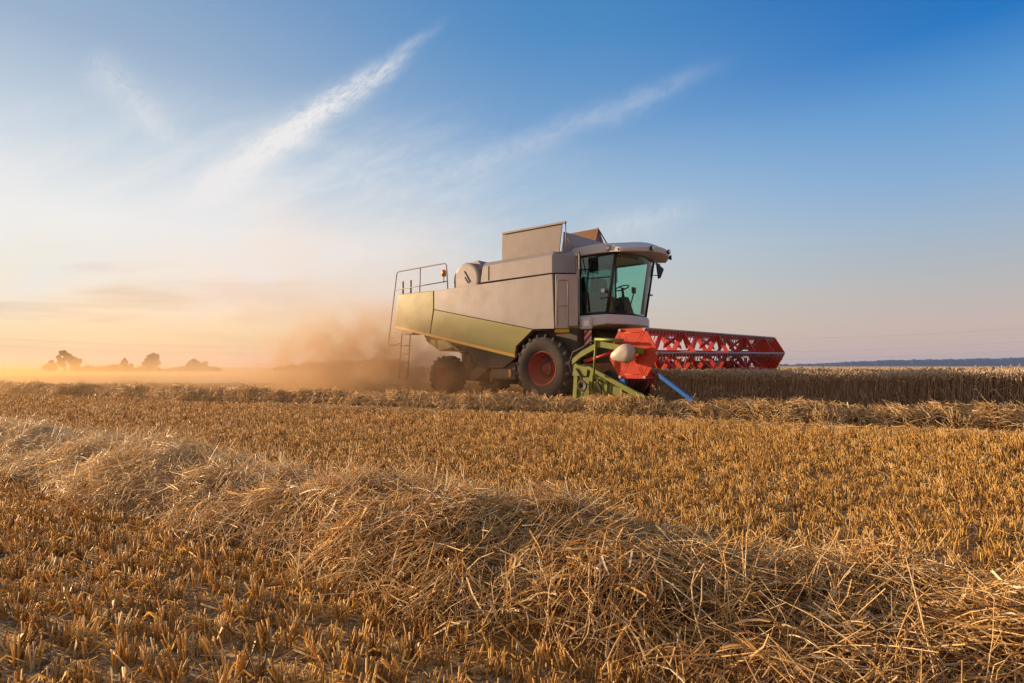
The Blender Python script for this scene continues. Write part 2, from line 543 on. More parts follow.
# ------------------------------------------------------------------ fast strands
def strands(P, R, tint, sides=4, cap=True, flat=False):
    """P (n,k,3) centre lines, R (n,k) radii -> V, F, tint per vertex"""
    n, k, _ = P.shape
    T = np.empty_like(P)
    T[:, 1:-1] = P[:, 2:] - P[:, :-2]
    T[:, 0] = P[:, 1] - P[:, 0]
    T[:, -1] = P[:, -1] - P[:, -2]
    T /= np.linalg.norm(T, axis=2, keepdims=True) + 1e-9
    ref = rng.normal(size=(n, 1, 3))
    A = np.cross(T, ref)
    A /= np.linalg.norm(A, axis=2, keepdims=True) + 1e-9
    B = np.cross(T, A)
    if flat:
        V = np.stack([P - A * R[..., None], P + A * R[..., None]], 2).reshape(-1, 3)
        base = (np.arange(n)[:, None] * k + np.arange(k - 1)[None, :]).ravel() * 2
        F = [np.stack([base, base + 1, base + 3, base + 2], 1)]
        return V, F, np.repeat(tint, k * 2)
    ph = np.arange(sides) * 2 * pi / sides
    V = P[:, :, None, :] + R[:, :, None, None] * (A[:, :, None, :] * np.cos(ph)[None, None, :, None] + B[:, :, None, :] * np.sin(ph)[None, None, :, None])
    V = V.reshape(-1, 3)
    base = (np.arange(n)[:, None] * k + np.arange(k - 1)[None, :]).ravel() * sides
    F = []
    for s in range(sides):
        s2 = (s + 1) % sides
        F.append(np.stack([base + s, base + s2, base + sides + s2, base + sides + s], 1))
    F = [np.concatenate(F)]
    if cap:
        top = (np.arange(n) * k + k - 1) * sides
        F.append(np.stack([top + s for s in range(sides)], 1))
    return V, F, np.repeat(tint, k * sides)


def merge(parts):
    Vs, Ts, by = [], [], {}
    off = 0
    for V, F, t in parts:
        Vs.append(V)
        Ts.append(t)
        for f in F:
            by.setdefault(f.shape[1], []).append(f + off)
        off += len(V)
    return np.concatenate(Vs), [np.concatenate(v) for v in by.values()], np.concatenate(Ts)


def stuff(name, parts, m_, label, cat, smooth=False):
    V, F, t = merge(parts)
    o = np_mesh(name, V, F, m_, tint=t, smooth=smooth)
    props(o, label, cat, kind='stuff')
    return o


# straw swath line: y = 11.55 - .47 x (centre); direction of travel of the rows
ROW = np.array([-0.905, 0.425])
ROWN = np.array([0.425, 0.905])


def far_c(x):
    return 11.45 - 0.47 * x


# near windrow crest, from the left distance to the right corner
CREST = np.array([(-16, 13.2), (-10.5, 9.6), (-6.3, 6.7), (-3.5, 4.95), (-1.9, 3.85), (-0.85, 3.15), (-0.15, 2.72), (0.45, 2.33), (0.9, 2.02), (1.4, 1.75), (2.1, 1.45), (3.2, 1.0)])
seg_l = np.concatenate([[0], np.cumsum(np.linalg.norm(np.diff(CREST, axis=0), axis=1))])


def crest_at(s):
    x = np.interp(s, seg_l, CREST[:, 0])
    y = np.interp(s, seg_l, CREST[:, 1])
    x2 = np.interp(s + 0.3, seg_l, CREST[:, 0])
    y2 = np.interp(s + 0.3, seg_l, CREST[:, 1])
    x1 = np.interp(s - 0.3, seg_l, CREST[:, 0])
    y1 = np.interp(s - 0.3, seg_l, CREST[:, 1])
    d = np.stack([x2 - x1, y2 - y1], -1)
    d /= np.linalg.norm(d, axis=-1, keepdims=True) + 1e-9
    return x, y, d


def inside_near(x, y, w=0.62):
    ss = np.linspace(0, seg_l[-1], 260)
    cx, cyy, _ = crest_at(ss)
    out = np.full(len(x), 1e9)
    for i in range(len(ss)):
        out = np.minimum(out, (x - cx[i]) ** 2 + (y - cyy[i]) ** 2)
    return np.sqrt(out) < w


def lumps(s, t, seed=0.0):
    return (0.5 * np.sin(s * 2.1 + seed) + 0.35 * np.sin(s * 4.7 + 1.3 + seed) * np.cos(t * 3 + s) + 0.3 * np.sin(s * 9.1 + t * 4 + seed) + 0.2 * np.sin(s * 17 + t * 7))


def near_h(s, t):
    """height of the near windrow at length s and cross position t (-1..1)"""
    prof = np.clip(1 - np.abs(t) ** 2.2, 0, 1) ** 0.8
    return prof * (0.29 - 0.05 * np.clip((s - 20) / 5, 0, 1) + 0.065 * lumps(s, t) + 0.035 * np.sin(s * 3.3 + 0.7) * np.cos(t * 2.6 + s * 1.9) + 0.03 * np.sin(s * 6.3 - t * 5))


def far_h(s, t):
    prof = np.clip(1 - np.abs(t) ** 2.2, 0, 1) ** 0.8
    return prof * (0.36 + 0.07 * lumps(s * 1.3, t, 2.0))


# ------------------------------------------------------------------ stubble
def make_stubble():
    parts = []
    rows, tufts = [], []
    for (d0, d1, sp, along, per, rad_, hh) in ((0.7, 5.0, 0.135, 0.044, 8, 0.0024, 0.095), (5.0, 9.0, 0.135, 0.050, 7, 0.0029, 0.10), (9.0, 15.0, 0.14, 0.078, 6, 0.0038, 0.11), (15.0, 30.0, 0.17, 0.12, 5, 0.006, 0.12)):
        a = np.arange(-34, 34, along)
        b = np.arange(-8, 44, sp)
        A, B = np.meshgrid(a, b)
        A = A + rng.normal(size=A.shape) * along * 0.35
        B = B + rng.normal(size=B.shape) * 0.014
        x = (A * ROW[0] + B * ROWN[0]).ravel()
        y = (A * ROW[1] + B * ROWN[1]).ravel()
        keep = (y >= d0) & (y < d1) & (np.abs(x) < y * 1.03 + 1.3)
        keep &= rng.random(len(x)) < 0.90
        x, y = x[keep], y[keep]
        # nothing under the machine or beyond the crop edge
        edge = 11.9 - 0.47 * x
        keep = ~((y > edge) & (x > 1.0))
        keep &= ~((y > 11.5 - 0.5 * x) & (x > -6.5) & (x < 8) & (y < 22) & (rng.random(len(x)) < 0.7))
        keep &= ~inside_near(x, y, 0.42)
        x, y = x[keep], y[keep]
        gap = np.sin(x * 1.9 + 0.6 * y) * np.sin(y * 2.3 - x) + 0.6 * np.sin(x * 5.1) * np.sin(y * 4.3)
        k2 = rng.random(len(x)) < np.clip(0.95 - 0.40 * (gap > 0.9), 0, 1)
        x, y = x[k2], y[k2]
        cnt = rng.integers(max(2, per - 3), per + 3, len(x))
        ti = np.repeat(np.arange(len(x)), cnt)
        n = len(ti)
        # taller, uncut-looking band on the right beyond the near windrow
        tall = 1 + 0.55 * np.exp(-((y - (9.6 - 0.47 * x)) / 1.6) ** 2) * np.clip((x + 3) / 4, 0, 1)
        spread = 0.020 + 0.003 * rng.random(n)
        ang = rng.random(n) * 2 * pi
        rr = np.abs(rng.normal(size=n)) * spread
        bx, by = x[ti] + np.cos(ang) * rr, y[ti] + np.sin(ang) * rr
        tuft_lean = rng.normal(size=(len(x), 2)) * 0.16
        th = (0.75 + 0.35 * rng.random(len(x))) * tall
        H = hh * th[ti] * (0.72 + 0.45 * rng.random(n))
        lean = tuft_lean[ti] + rng.normal(size=(n, 2)) * 0.13 + np.stack([np.cos(ang), np.sin(ang)], 1) * (rr / 0.03)[:, None] * 0.13
        broken = rng.random(n) < 0.07
        lean[broken] *= 5
        H[broken] *= 0.8
        z0 = gz(bx, by) - 0.01
        P = np.zeros((n, 3, 3))
        P[:, 0] = np.stack([bx, by, z0], 1)
        P[:, 1] = P[:, 0] + np.stack([lean[:, 0] * H * 0.4, lean[:, 1] * H * 0.4, H * 0.5], 1)
        P[:, 2] = P[:, 0] + np.stack([lean[:, 0] * H, lean[:, 1] * H, H], 1)
        R = rad_ * (0.75 + 0.6 * rng.random(n))[:, None] * np.array([[1.0, 0.95, 1.02]])
        tt = np.clip(0.48 + 0.2 * rng.normal(size=len(x))[ti] + 0.2 * rng.normal(size=n), 0, 1)
        parts.append(strands(P, R, tt, 4, True))
        # dry leaf sheaths hanging off the stalks
        m_ = rng.random(n) < (0.34 if d0 < 9 else 0.2)
        b0 = P[m_, 1] * 0.6 + P[m_, 0] * 0.4
        k = len(b0)
        dr = rng.normal(size=(k, 2)) * 0.03
        L = np.zeros((k, 3, 3))
        L[:, 0] = b0
        L[:, 1] = b0 + np.concatenate([dr, 0.02 + 0.03 * rng.random((k, 1))], 1)
        L[:, 2] = b0 + np.concatenate([dr * 2.3, -0.03 + 0.04 * rng.random((k, 1))], 1)
        RL = np.tile(np.array([[0.0025, 0.0034, 0.0008]]), (k, 1)) * (1 + 0.08 * d0)
        parts.append(strands(L, RL, np.clip(0.35 + 0.25 * rng.normal(size=k), 0, 1), 4, False, flat=True))
    stuff('stubble', parts, M['stubble'], 'short golden cut stubble standing in rows across the harvested field', 'stubble')


make_stubble()


def make_litter():
    """loose straw lying flat between the tufts"""
    parts = []
    for (n, d0, d1, r, ln) in ((9000, 1.2, 6, 0.0017, 0.10), (9000, 6, 14, 0.003, 0.16)):
        y = d0 + (d1 - d0) * np.sqrt(rng.random(n))
        x = (rng.random(n) * 2 - 1) * (y * 0.97 + 0.5)
        k = ~((y > 11.9 - 0.47 * x) & (x > 1))
        x, y = x[k], y[k]
        n = len(x)
        a = rng.random(n) * 2 * pi
        L = ln * (0.3 + rng.random(n))
        z = gz(x, y) + 0.004 + 0.03 * rng.random(n) ** 2
        d = np.stack([np.cos(a), np.sin(a), rng.normal(size=n) * 0.12], 1)
        P = np.zeros((n, 3, 3))
        c = np.stack([x, y, z], 1)
        P[:, 0] = c - d * L[:, None] / 2
        P[:, 2] = c + d * L[:, None] / 2
        P[:, 1] = c + np.stack([0 * x, 0 * x, 0.012 * rng.random(n)], 1)
        parts.append(strands(P, np.full((n, 3), r), np.clip(0.55 + 0.25 * rng.normal(size=n), 0, 1), 3, False))
    # thin scattering in front of the far windrow on the right
    n = 5200
    x = rng.uniform(-6, 9.5, n)
    y = far_c(x) - 0.62 - np.abs(rng.normal(size=n)) * 0.38
    a = rng.random(n) * 2 * pi
    L = 0.1 + 0.25 * rng.random(n)
    d = np.stack([np.cos(a), np.sin(a), rng.normal(size=n) * 0.25], 1)
    c = np.stack([x, y, 0.02 + 0.09 * rng.random(n)], 1)
    P = np.stack([c - d * L[:, None] / 2, c + np.array([0, 0, 0.01]), c + d * L[:, None] / 2], 1)
    parts.append(strands(P, np.full((n, 3), 0.0035), np.clip(0.6 + 0.2 * rng.normal(size=n), 0, 1), 3, False))
    stuff('loose_straw', parts, M['straw'], 'loose broken straw scattered flat on the soil between the stubble', 'straw')


make_litter()


# ------------------------------------------------------------------ windrows
def windrow(place, hfun, s0, s1, half, n, lens, rads, name, label, sticks, core=0.5, seed=1, warm=None):
    """place(s, t) -> x, y, along (n,2)"""
    r = np.random.default_rng(seed)
    parts = []
    # core of packed straw, tinted dark to deepen the shade in the gaps
    ns, ntt = int((s1 - s0) / 0.06), 17
    S, T = np.meshgrid(np.linspace(s0, s1, ns), np.linspace(-0.96, 0.96, ntt), indexing='ij')
    x, y, d = place(S.ravel(), T.ravel())
    z = gz(x, y) - 0.02 + core * hfun(S.ravel(), T.ravel()) * (0.86 + 0.14 * r.random(S.size))
    V = np.stack([x, y, z], 1)
    i = (np.arange(ns - 1)[:, None] * ntt + np.arange(ntt - 1)[None, :]).ravel()
    F = np.stack([i, i + 1, i + ntt + 1, i + ntt], 1)
    parts.append((V, [F], np.full(len(V), 0.12)))
    for li, (frac, ln, rad_, stick, flat) in enumerate(sticks):
        m_ = int(n * frac)
        s = r.uniform(s0, s1, m_)
        if rads:            # more of them close to the camera
            s = s0 + (s1 - s0) * r.random(m_) ** rads
        t = np.clip(r.normal(size=m_) * 0.5, -1.08, 1.08) if stick > 0.5 else r.uniform(-1.0, 1.0, m_)
        x, y, d = place(s, t)
        e = 0.02
        x2, y2, _ = place(s, np.clip(t + e, -1.1, 1.1))
        h = hfun(s, np.clip(t, -1, 1))
        dh = hfun(s, np.clip(t + e, -1, 1)) - h
        across = np.stack([x2 - x, y2 - y, dh], 1)
        across /= np.linalg.norm(across, axis=1, keepdims=True) + 1e-9
        along = np.concatenate([d, np.zeros((m_, 1))], 1)
        nor = np.cross(along, across)
        nor *= np.sign(nor[:, 2:3] + 1e-9)
        th = r.random(m_) * 2 * pi
        if stick < 1.0:      # most straws lie in locks that share a lie, as they fell
            nc = max(1, m_ // 22)
            cs, ct = r.uniform(s0, s1, nc), r.uniform(-0.95, 0.95, nc)
            if rads:
                cs = s0 + (s1 - s0) * r.random(nc) ** rads
            cth, cst = r.random(nc) * pi * 2, r.normal(size=nc) * stick * 1.25
            lock = r.random(m_) < 0.72
            ci = r.integers(0, nc, m_)
            s = np.where(lock, cs[ci] + r.normal(size=m_) * 0.085, s)
            t = np.where(lock, np.clip(ct[ci] + r.normal(size=m_) * 0.14, -1.06, 1.06), t)
            th = np.where(lock, cth[ci] + r.normal(size=m_) * 0.30, th)
            x, y, d = place(s, t)
            x2, y2, _ = place(s, np.clip(t + e, -1.1, 1.1))
            h = hfun(s, np.clip(t, -1, 1))
            dh = hfun(s, np.clip(t + e, -1, 1)) - h
            h = h + np.where(lock, 0.045 * np.sin(ci * 1.7) + 0.015, 0)
            across = np.stack([x2 - x, y2 - y, dh], 1)
            across /= np.linalg.norm(across, axis=1, keepdims=True) + 1e-9
            along = np.concatenate([d, np.zeros((m_, 1))], 1)
            nor = np.cross(along, across)
            nor *= np.sign(nor[:, 2:3] + 1e-9)
            lift = np.where(lock, cst[ci] + r.normal(size=m_) * stick * 0.5, r.normal(size=m_) * stick)
        else:
            lift = r.normal(size=m_) * stick
        dirv = along * np.cos(th)[:, None] + across * np.sin(th)[:, None] + nor * lift[:, None]
        dirv /= np.linalg.norm(dirv, axis=1, keepdims=True)
        L = ln * (0.35 + 0.9 * r.random(m_))
        c = np.stack([x, y, gz(x, y) + h], 1) + nor * (-0.085 + 0.105 * r.random(m_))[:, None]
        kk = 5 if ln > 0.2 else 4
        u = np.linspace(-0.5, 0.5, kk)
        bend = r.normal(size=(m_, 3)) * 0.16
        P = c[:, None, :] + dirv[:, None, :] * (u[None, :, None] * L[:, None, None]) + bend[:, None, :] * (L[:, None] * (u[None, :] ** 2) * 2.0)[..., None]
        P[:, :, 2] -= (u[None, :] ** 2) * 0.35 * L[:, None] * r.random(m_)[:, None]
        gnd = gz(P[:, :, 0], P[:, :, 1]) + 0.006
        P[:, :, 2] = np.maximum(P[:, :, 2], gnd)
        R = (rad_ * (0.65 + 0.7 * r.random(m_)))[:, None] * np.ones((1, kk))
        R[:, -1] *= 0.6
        tn = 0.60 + 0.28 * r.normal(size=m_)
        if warm is not None:
            tn += warm(x, y)
        parts.append(strands(P, R, np.clip(tn, 0, 1), 4 if rad_ < 0.004 else 3, False, flat=flat))
    return stuff(name, parts, M['straw'], label, 'straw windrow')


def near_place(s, t):
    x, y, d = crest_at(s)
    half = 0.56 + 0.05 * np.sin(s * 1.7) + 0.04 * np.sin(s * 4.1)
    return x + d[:, 1] * t * half * -1, y + d[:, 0] * t * half, d


def far_place(s, t):
    x = s
    y = far_c(s) + 0.10 * np.sin(s * 0.9) + 0.06 * np.sin(s * 2.3)
    half = 0.52
    d = np.tile(-ROW, (len(s), 1))
    return x + ROWN[0] * t * half, y + ROWN[1] * t * half, d


S1 = float(seg_l[-1])
windrow(near_place, near_h, 3.0, S1 - 0.2, 0.62, 78000, None, 0.62,
        'straw_windrow', 'broad pale windrow of tangled straw running across the foreground stubble',
        ((0.50, 0.22, 0.0014, 0.28, False), (0.20, 0.36, 0.0019, 0.34, False), (0.05, 0.34, 0.0019, 0.75, False), (0.030, 0.36, 0.0019, 1.5, False), (0.20, 0.16, 0.0030, 0.4, True)), seed=3,
        warm=lambda x, y: 0.28 * np.clip((y - 2.7) / 2.6, -0.4, 1))  # golden sunlight near and pale skylight far off, put into the straw tint
windrow(far_place, far_h, -30, 13.5, 0.52, 64000, None, None,
        'straw_windrow', 'low golden brown windrow of straw in front of the harvester and the wheat edge',
        ((0.62, 0.24, 0.0032, 0.3, False), (0.08, 0.30, 0.0030, 0.9, False), (0.30, 0.16, 0.0045, 0.5, True)), seed=5)


# ------------------------------------------------------------------ standing wheat
OX, OY = 1.84950314, 16.50386385
FX, FY = 0.75241491, -0.65868946
NX, NY = -0.65868946, -0.75241491


def to_machine(x, y):
    return (x - OX) * FX + (y - OY) * FY, (x - OX) * NX + (y - OY) * NY


def wheat_ok(x, y):
    u, v = to_machine(x, y)
    ok = (y > 11.95 - 0.47 * x)
    ok &= ((u > 4.4) & (v > -4.3)) | ((v <= -4.3) & (x > 0.9 * (y - 18) * 0.2 + 4))
    return ok


def make_wheat():
    parts = []
    # the cut edge and the first metres, stalk by stalk; further back only what rises over them
    for (y0, y1, n, rad_, full) in ((0, 0.5, 30000, 0.0027, True), (0.5, 1.7, 18000, 0.0036, True), (1.7, 6, 20000, 0.0045, False), (6, 22, 22000, 0.008, False), (22, 70, 16000, 0.02, False)):
        x = rng.uniform(1.5, 16 + y1 * 1.4, n)
        y = 11.95 - 0.47 * x + rng.uniform(y0, y1, n)
        k = wheat_ok(x, y) & (np.abs(x) < y * 1.0 + 2)
        x, y = x[k], y[k]
        m_ = len(x)
        H = 0.80 + 0.035 * np.sin(x * 0.8) * np.cos(y * 0.6) + 0.045 * rng.normal(size=m_)
        z0 = gz(x, y)
        lean = rng.normal(size=(m_, 2)) * 0.05 + np.array([0.03, -0.02])
        P = np.zeros((m_, 4, 3))
        base = 0.0 if full else 0.5
        for j, f in enumerate((base, base + (1 - base) * 0.4, base + (1 - base) * 0.8, 1.0)):
            P[:, j] = np.stack([x + lean[:, 0] * H * f * f, y + lean[:, 1] * H * f * f, z0 + H * f], 1)
        tt = np.clip(0.45 + 0.22 * rng.normal(size=m_), 0, 1)
        R = np.full((m_, 4), rad_)
        parts.append(strands(P, R, tt, 3, False))
        # ears, nodding
        E = np.zeros((m_, 4, 3))
        a = rng.random(m_) * 2 * pi
        out = np.stack([np.cos(a), np.sin(a)], 1) * (0.15 + 0.6 * rng.random(m_))[:, None]
        el = 0.085 * (0.8 + 0.4 * rng.random(m_))
        for j, f in enumerate((0, 0.33, 0.7, 1.0)):
            E[:, j] = P[:, 3] + np.stack([out[:, 0] * el * f, out[:, 1] * el * f, el * (f - 0.45 * f * f)], 1)
        RE = np.array([[0.6, 1.55, 1.3, 0.35]]) * (0.0042 + rad_ * 0.55)
        parts.append(strands(E, np.tile(RE, (m_, 1)), np.clip(tt + 0.25, 0, 1), 4, False))
        if full:   # dry leaves
            k = rng.random(m_) < 0.9
            b0 = P[k, 1] + (P[k, 2] - P[k, 1]) * rng.random((int(k.sum()), 1))
            c_ = len(b0)
            dr = rng.normal(size=(c_, 2)) * 0.05
            L = np.zeros((c_, 3, 3))
            L[:, 0] = b0
            L[:, 1] = b0 + np.concatenate([dr, 0.05 * np.ones((c_, 1))], 1)
            L[:, 2] = b0 + np.concatenate([dr * 1.8, -0.08 * np.ones((c_, 1))], 1)
            parts.append(strands(L, np.tile(np.array([[0.003, 0.005, 0.001]]), (c_, 1)), np.clip(0.35 + 0.2 * rng.normal(size=c_), 0, 1), 4, False, flat=True))
    # the closed body of the crop reaching to the skyline, a little below the ears
    xs = np.concatenate([np.arange(1.5, 30, 0.25), np.geomspace(30, 2500, 90)])
    ts = np.concatenate([[0.5, 0.52], np.arange(0.8, 12, 0.4), np.geomspace(12, 2200, 80)])
    X, T = np.meshgrid(xs, ts, indexing='ij')
    Y = 11.95 - 0.47 * np.minimum(X, 16) + T
    ok = wheat_ok(X.ravel(), Y.ravel()).reshape(X.shape)
    rr = np.sqrt(X ** 2 + Y ** 2)
    Z = gz(X, Y) + 0.69 + 0.02 * rng.normal(size=X.shape) + 0.1 * np.clip((rr - 30) / 60, 0, 1)
    Z[:, 0] = gz(X[:, 0], Y[:, 0])
    V = np.stack([X.ravel(), Y.ravel(), Z.ravel()], 1)
    nx, nt = X.shape
    i = (np.arange(nx - 1)[:, None] * nt + np.arange(nt - 1)[None, :])
    good = ok[:-1, :-1] & ok[1:, :-1] & ok[:-1, 1:] & ok[1:, 1:]
    i = i[good]
    F = np.stack([i, i + nt, i + nt + 1, i + 1], 1)
    parts.append((V, [F], np.clip(0.45 + 0.25 * rng.normal(size=len(V)), 0, 1)))
    stuff('standing_wheat', parts, M['wheat'], 'ripe uncut wheat standing upright to the right of the harvester', 'wheat')


make_wheat()


# ------------------------------------------------------------------ distance
def leaf_crown(blobs, n, size, r):
    """leaf-clump faces through the volume of several ellipsoids"""
    c = np.array([b[:3] for b in blobs])
    rad = np.array([b[3:6] for b in blobs])
    w = rad.prod(1) ** 0.67
    k = r.choice(len(blobs), n, p=w / w.sum())
    d = r.normal(size=(n, 3))
    d /= np.linalg.norm(d, axis=1, keepdims=True)
    ph = 1 + 0.16 * np.sin(d[:, 0] * 5 + k) + 0.14 * np.sin(d[:, 2] * 7 + k * 2)
    p = c[k] + rad[k] * d * (ph * (0.5 + 0.5 * r.random(n) ** 0.5))[:, None]
    a = r.normal(size=(n, 3))
    a /= np.linalg.norm(a, axis=1, keepdims=True)
    b = np.cross(a, r.normal(size=(n, 3)))
    b /= np.linalg.norm(b, axis=1, keepdims=True)
    s = size * (0.5 + r.random(n))[:, None]
    V = np.stack([p - a * s, p - b * s * 0.7, p + a * s, p + b * s * 0.7], 1).reshape(-1, 3)
    F = (np.arange(n)[:, None] * 4 + np.arange(4)[None, :])
    return V, [F], np.repeat(r.random(n), 4)


def at(pxx, pyy, dist):
    """world point on the line of sight used to measure far things: (x, y) at a distance in metres"""
    return (pxx - 512) / FPX * dist, dist


def far_tree(name, pxx, top, wpx, dist, label, cat, blobs, seed, base=370.2, group=None):
    r = np.random.default_rng(seed)
    x, y = at(pxx, 0, dist)
    z = float(gz(x, y))
    H = (366 - top) / FPX * dist + 1.0 - z
    W = wpx / FPX * dist / 2
    root = link(name, None, loc=(x, y, z))
    props(root, label, cat, group)
    bl = [(bx * W, by * W, bz * H, rx * W, rx * W, rz * H) for bx, by, bz, rx, rz in blobs]
    sub = []
    for b in bl:         # each limb carries several ragged clumps
        for _ in range(9):
            dd = r.normal(size=3)
            dd /= np.linalg.norm(dd)
            k = 0.42 * (0.6 + 0.7 * r.random())
            sub.append((b[0] + dd[0] * b[3] * 0.72, b[1] + dd[1] * b[4] * 0.72, b[2] + dd[2] * b[5] * 0.74, b[3] * k, b[4] * k, b[5] * k * 1.1))
    V, F, t = leaf_crown(sub, 4200, 0.026 * H + 0.06, r)
    V[:, 2] = np.maximum(V[:, 2], 0.02)
    np_mesh('crown', V, F, M['leaf'], tint=t, parent=root)
    bm = bmesh.new()
    hh = min(b[2] for b in bl)
    tube(bm, [(0, 0, -0.2), (0.02 * W, 0, hh * 0.6), (0, 0.03 * W, H * 0.62)], [0.045 * H, 0.035 * H, 0.012 * H], 8, local=False)
    for b in bl:
        tube(bm, [(0, 0, hh * 0.5), (b[0] * 0.5, b[1] * 0.5, (hh * 0.5 + b[2]) / 2), (b[0], b[1], b[2])], [0.025 * H, 0.017 * H, 0.006 * H], 6, local=False)
    obj('trunk', bm, M['bark'], root, smooth=True)


TG = 'trees and bushes on the hazy skyline'
far_tree('tree', 65, 351.5, 17, 240, 'open crowned two lobed tree, leftmost tall tree on the hazy skyline', 'tree',
         [(-0.2, 0, 0.74, 0.62, 0.24), (0.35, 0.2, 0.66, 0.45, 0.2), (-0.4, 0, 0.45, 0.4, 0.16), (-0.1, 0, 0.3, 0.3, 0.1)], 1, group=TG)
far_tree('tree', 75, 357, 11, 238, 'low rounded tree touching the right side of the two lobed tree', 'tree',
         [(0, 0, 0.62, 0.95, 0.36), (-0.5, 0, 0.35, 0.6, 0.3), (0.5, 0, 0.4, 0.5, 0.32)], 2, group=TG)
far_tree('bush', 51, 360.5, 13, 236, 'small faint round bush, leftmost growth on the hazy skyline', 'bush',
         [(0, 0, 0.6, 0.7, 0.38), (-0.5, 0, 0.35, 0.5, 0.3), (0.5, 0, 0.35, 0.5, 0.3)], 3, group=TG)
far_tree('tree', 126, 357.5, 13, 242, 'small pointed tree rising from the hedge left of the tall round tree', 'tree',
         [(0, 0, 0.66, 0.55, 0.32), (-0.4, 0, 0.35, 0.6, 0.3), (0.4, 0, 0.4, 0.6, 0.3)], 4, group=TG)
far_tree('tree', 153, 350.5, 14, 240, 'tallest dense round tree on the skyline, right of the hedge', 'tree',
         [(0.1, 0, 0.72, 0.75, 0.27), (0, 0, 0.5, 0.95, 0.25), (0.1, 0, 0.3, 0.9, 0.25)], 5, group=TG)
far_tree('bush', 145, 361, 8, 239, 'low bush leaning against the left foot of the tallest round tree', 'bush',
         [(0, 0, 0.6, 0.8, 0.36), (0.3, 0, 0.35, 0.8, 0.3)], 6, group=TG)
far_tree('tree', 197, 357, 24, 255, 'wide faint tree dimmed by dust, rightmost of the skyline trees', 'tree',
         [(0.2, 0, 0.62, 0.7, 0.34), (-0.4, 0, 0.42, 0.5, 0.3), (0.6, 0, 0.4, 0.4, 0.3), (-0.75, 0, 0.3, 0.3, 0.24)], 7, group=TG)


def hedge():
    r = np.random.default_rng(9)
    bl = []
    for pxx in np.arange(78, 222, 1.6):
        D = 244
        x, y = at(pxx, 0, D)
        z = float(gz(x, y))
        top = 365.8 + 1.2 * math.sin(pxx * 0.2) + (1.6 if pxx < 85 or pxx > 160 else 0) - (1.2 if 100 < pxx < 120 else 0)
        h = max(0.6, (366 - top) / FPX * D + 1 - z)
        bl.append((x, y, z + h * 0.45, 0.9, 0.9, h * 0.5))
    V, F, t = leaf_crown(bl, 9000, 0.22, r)
    o = np_mesh('hedge', V, F, M['leaf'], tint=t)
    props(o, 'long low hedge joining the skyline trees on the left', 'hedge')


hedge()


def wood(name, pts, depth, label, n, size, seed, kind='stuff', cat='wood'):
    """far-off mass of trees: pts are (px, top px, distance)"""
    r = np.random.default_rng(seed)
    bl = []
    P = np.array(pts, float)
    for _ in range(n):
        k = r.random()
        pxx = P[0, 0] + (P[-1, 0] - P[0, 0]) * k
        top = np.interp(pxx, P[:, 0], P[:, 1])
        D = np.interp(pxx, P[:, 0], P[:, 2]) + depth * r.random()
        x, y = at(pxx, 0, D)
        z = float(gz(x, y))
        h = ((366 - top) / FPX * D + 1 - z) * (0.85 + 0.18 * r.random())
        w_ = size * (0.7 + 0.6 * r.random())
        bl.append((x, y, z + h * 0.55, w_, w_, h * 0.45))
    V, F, t = leaf_crown(bl, n * 90, size * 0.28, r)
    o = np_mesh(name, V, F, M['leaf'], tint=t)
    props(o, label, cat, kind=kind)


wood('distant_wood', [(278, 367.5, 330), (300, 364, 320), (340, 361, 310), (400, 359, 300)], 30,
     'far wood on the rise behind the drifting dust', 70, 3.0, 21)


def hills():
    # long wooded ridge on the right, a flat shoulder of land further left
    for (name, prof, D, label) in (
            ('hills', [(700, 364.6), (790, 364.2), (812, 363.4), (850, 361.2), (900, 359.6), (960, 358.6), (1024, 357.2), (1130, 355.5), (1300, 358), (1500, 362), (1700, 366)], 3000, None),
            ('hills', [(-700, 368), (-300, 366.5), (0, 370.6), (100, 370.2), (250, 370.0), (420, 368.6), (560, 367), (700, 366.2), (800, 366.2)], 900, None)):
        px_ = np.linspace(prof[0][0], prof[-1][0], 1400)
        top = np.interp(px_, [p[0] for p in prof], [p[1] for p in prof])
        r = np.random.default_rng(int(D))
        amp = 4.5 if D > 2000 else 0.3
        X = (px_ - 512) / FPX * D
        Zt = (366 - top) / FPX * D + 1.0
        rough = np.convolve(r.normal(size=1400), np.ones(5) / 5, 'same') * amp
        rows = []
        for k, (dd, f) in enumerate(((0, 0.0), (40, 0.55), (90, 0.9), (160, 1.0), (500, 0.9), (900, -0.2))):
            base = -14.0
            z = base + (Zt - base) * f + (rough if 0.5 < f else 0) * (0.6 + 0.4 * r.random(1400))
            rows.append(np.stack([X * (D + dd) / D, np.full_like(X, D + dd), z], 1))
        V = np.concatenate(rows)
        m = len(px_)
        i = (np.arange(len(rows) - 1)[:, None] * m + np.arange(m - 1)[None, :]).ravel()
        F = np.stack([i, i + 1, i + m + 1, i + m], 1)
        if D > 2000:
            m_ = plain('wooded_ridge', (0.012, 0.022, 0.03), 0.95)
        else:
            m_ = plain('far_fields', (0.34, 0.22, 0.09), 0.95)
        o = np_mesh(name, V, F, m_, smooth=True)
        props(o, kind='structure')


hills()


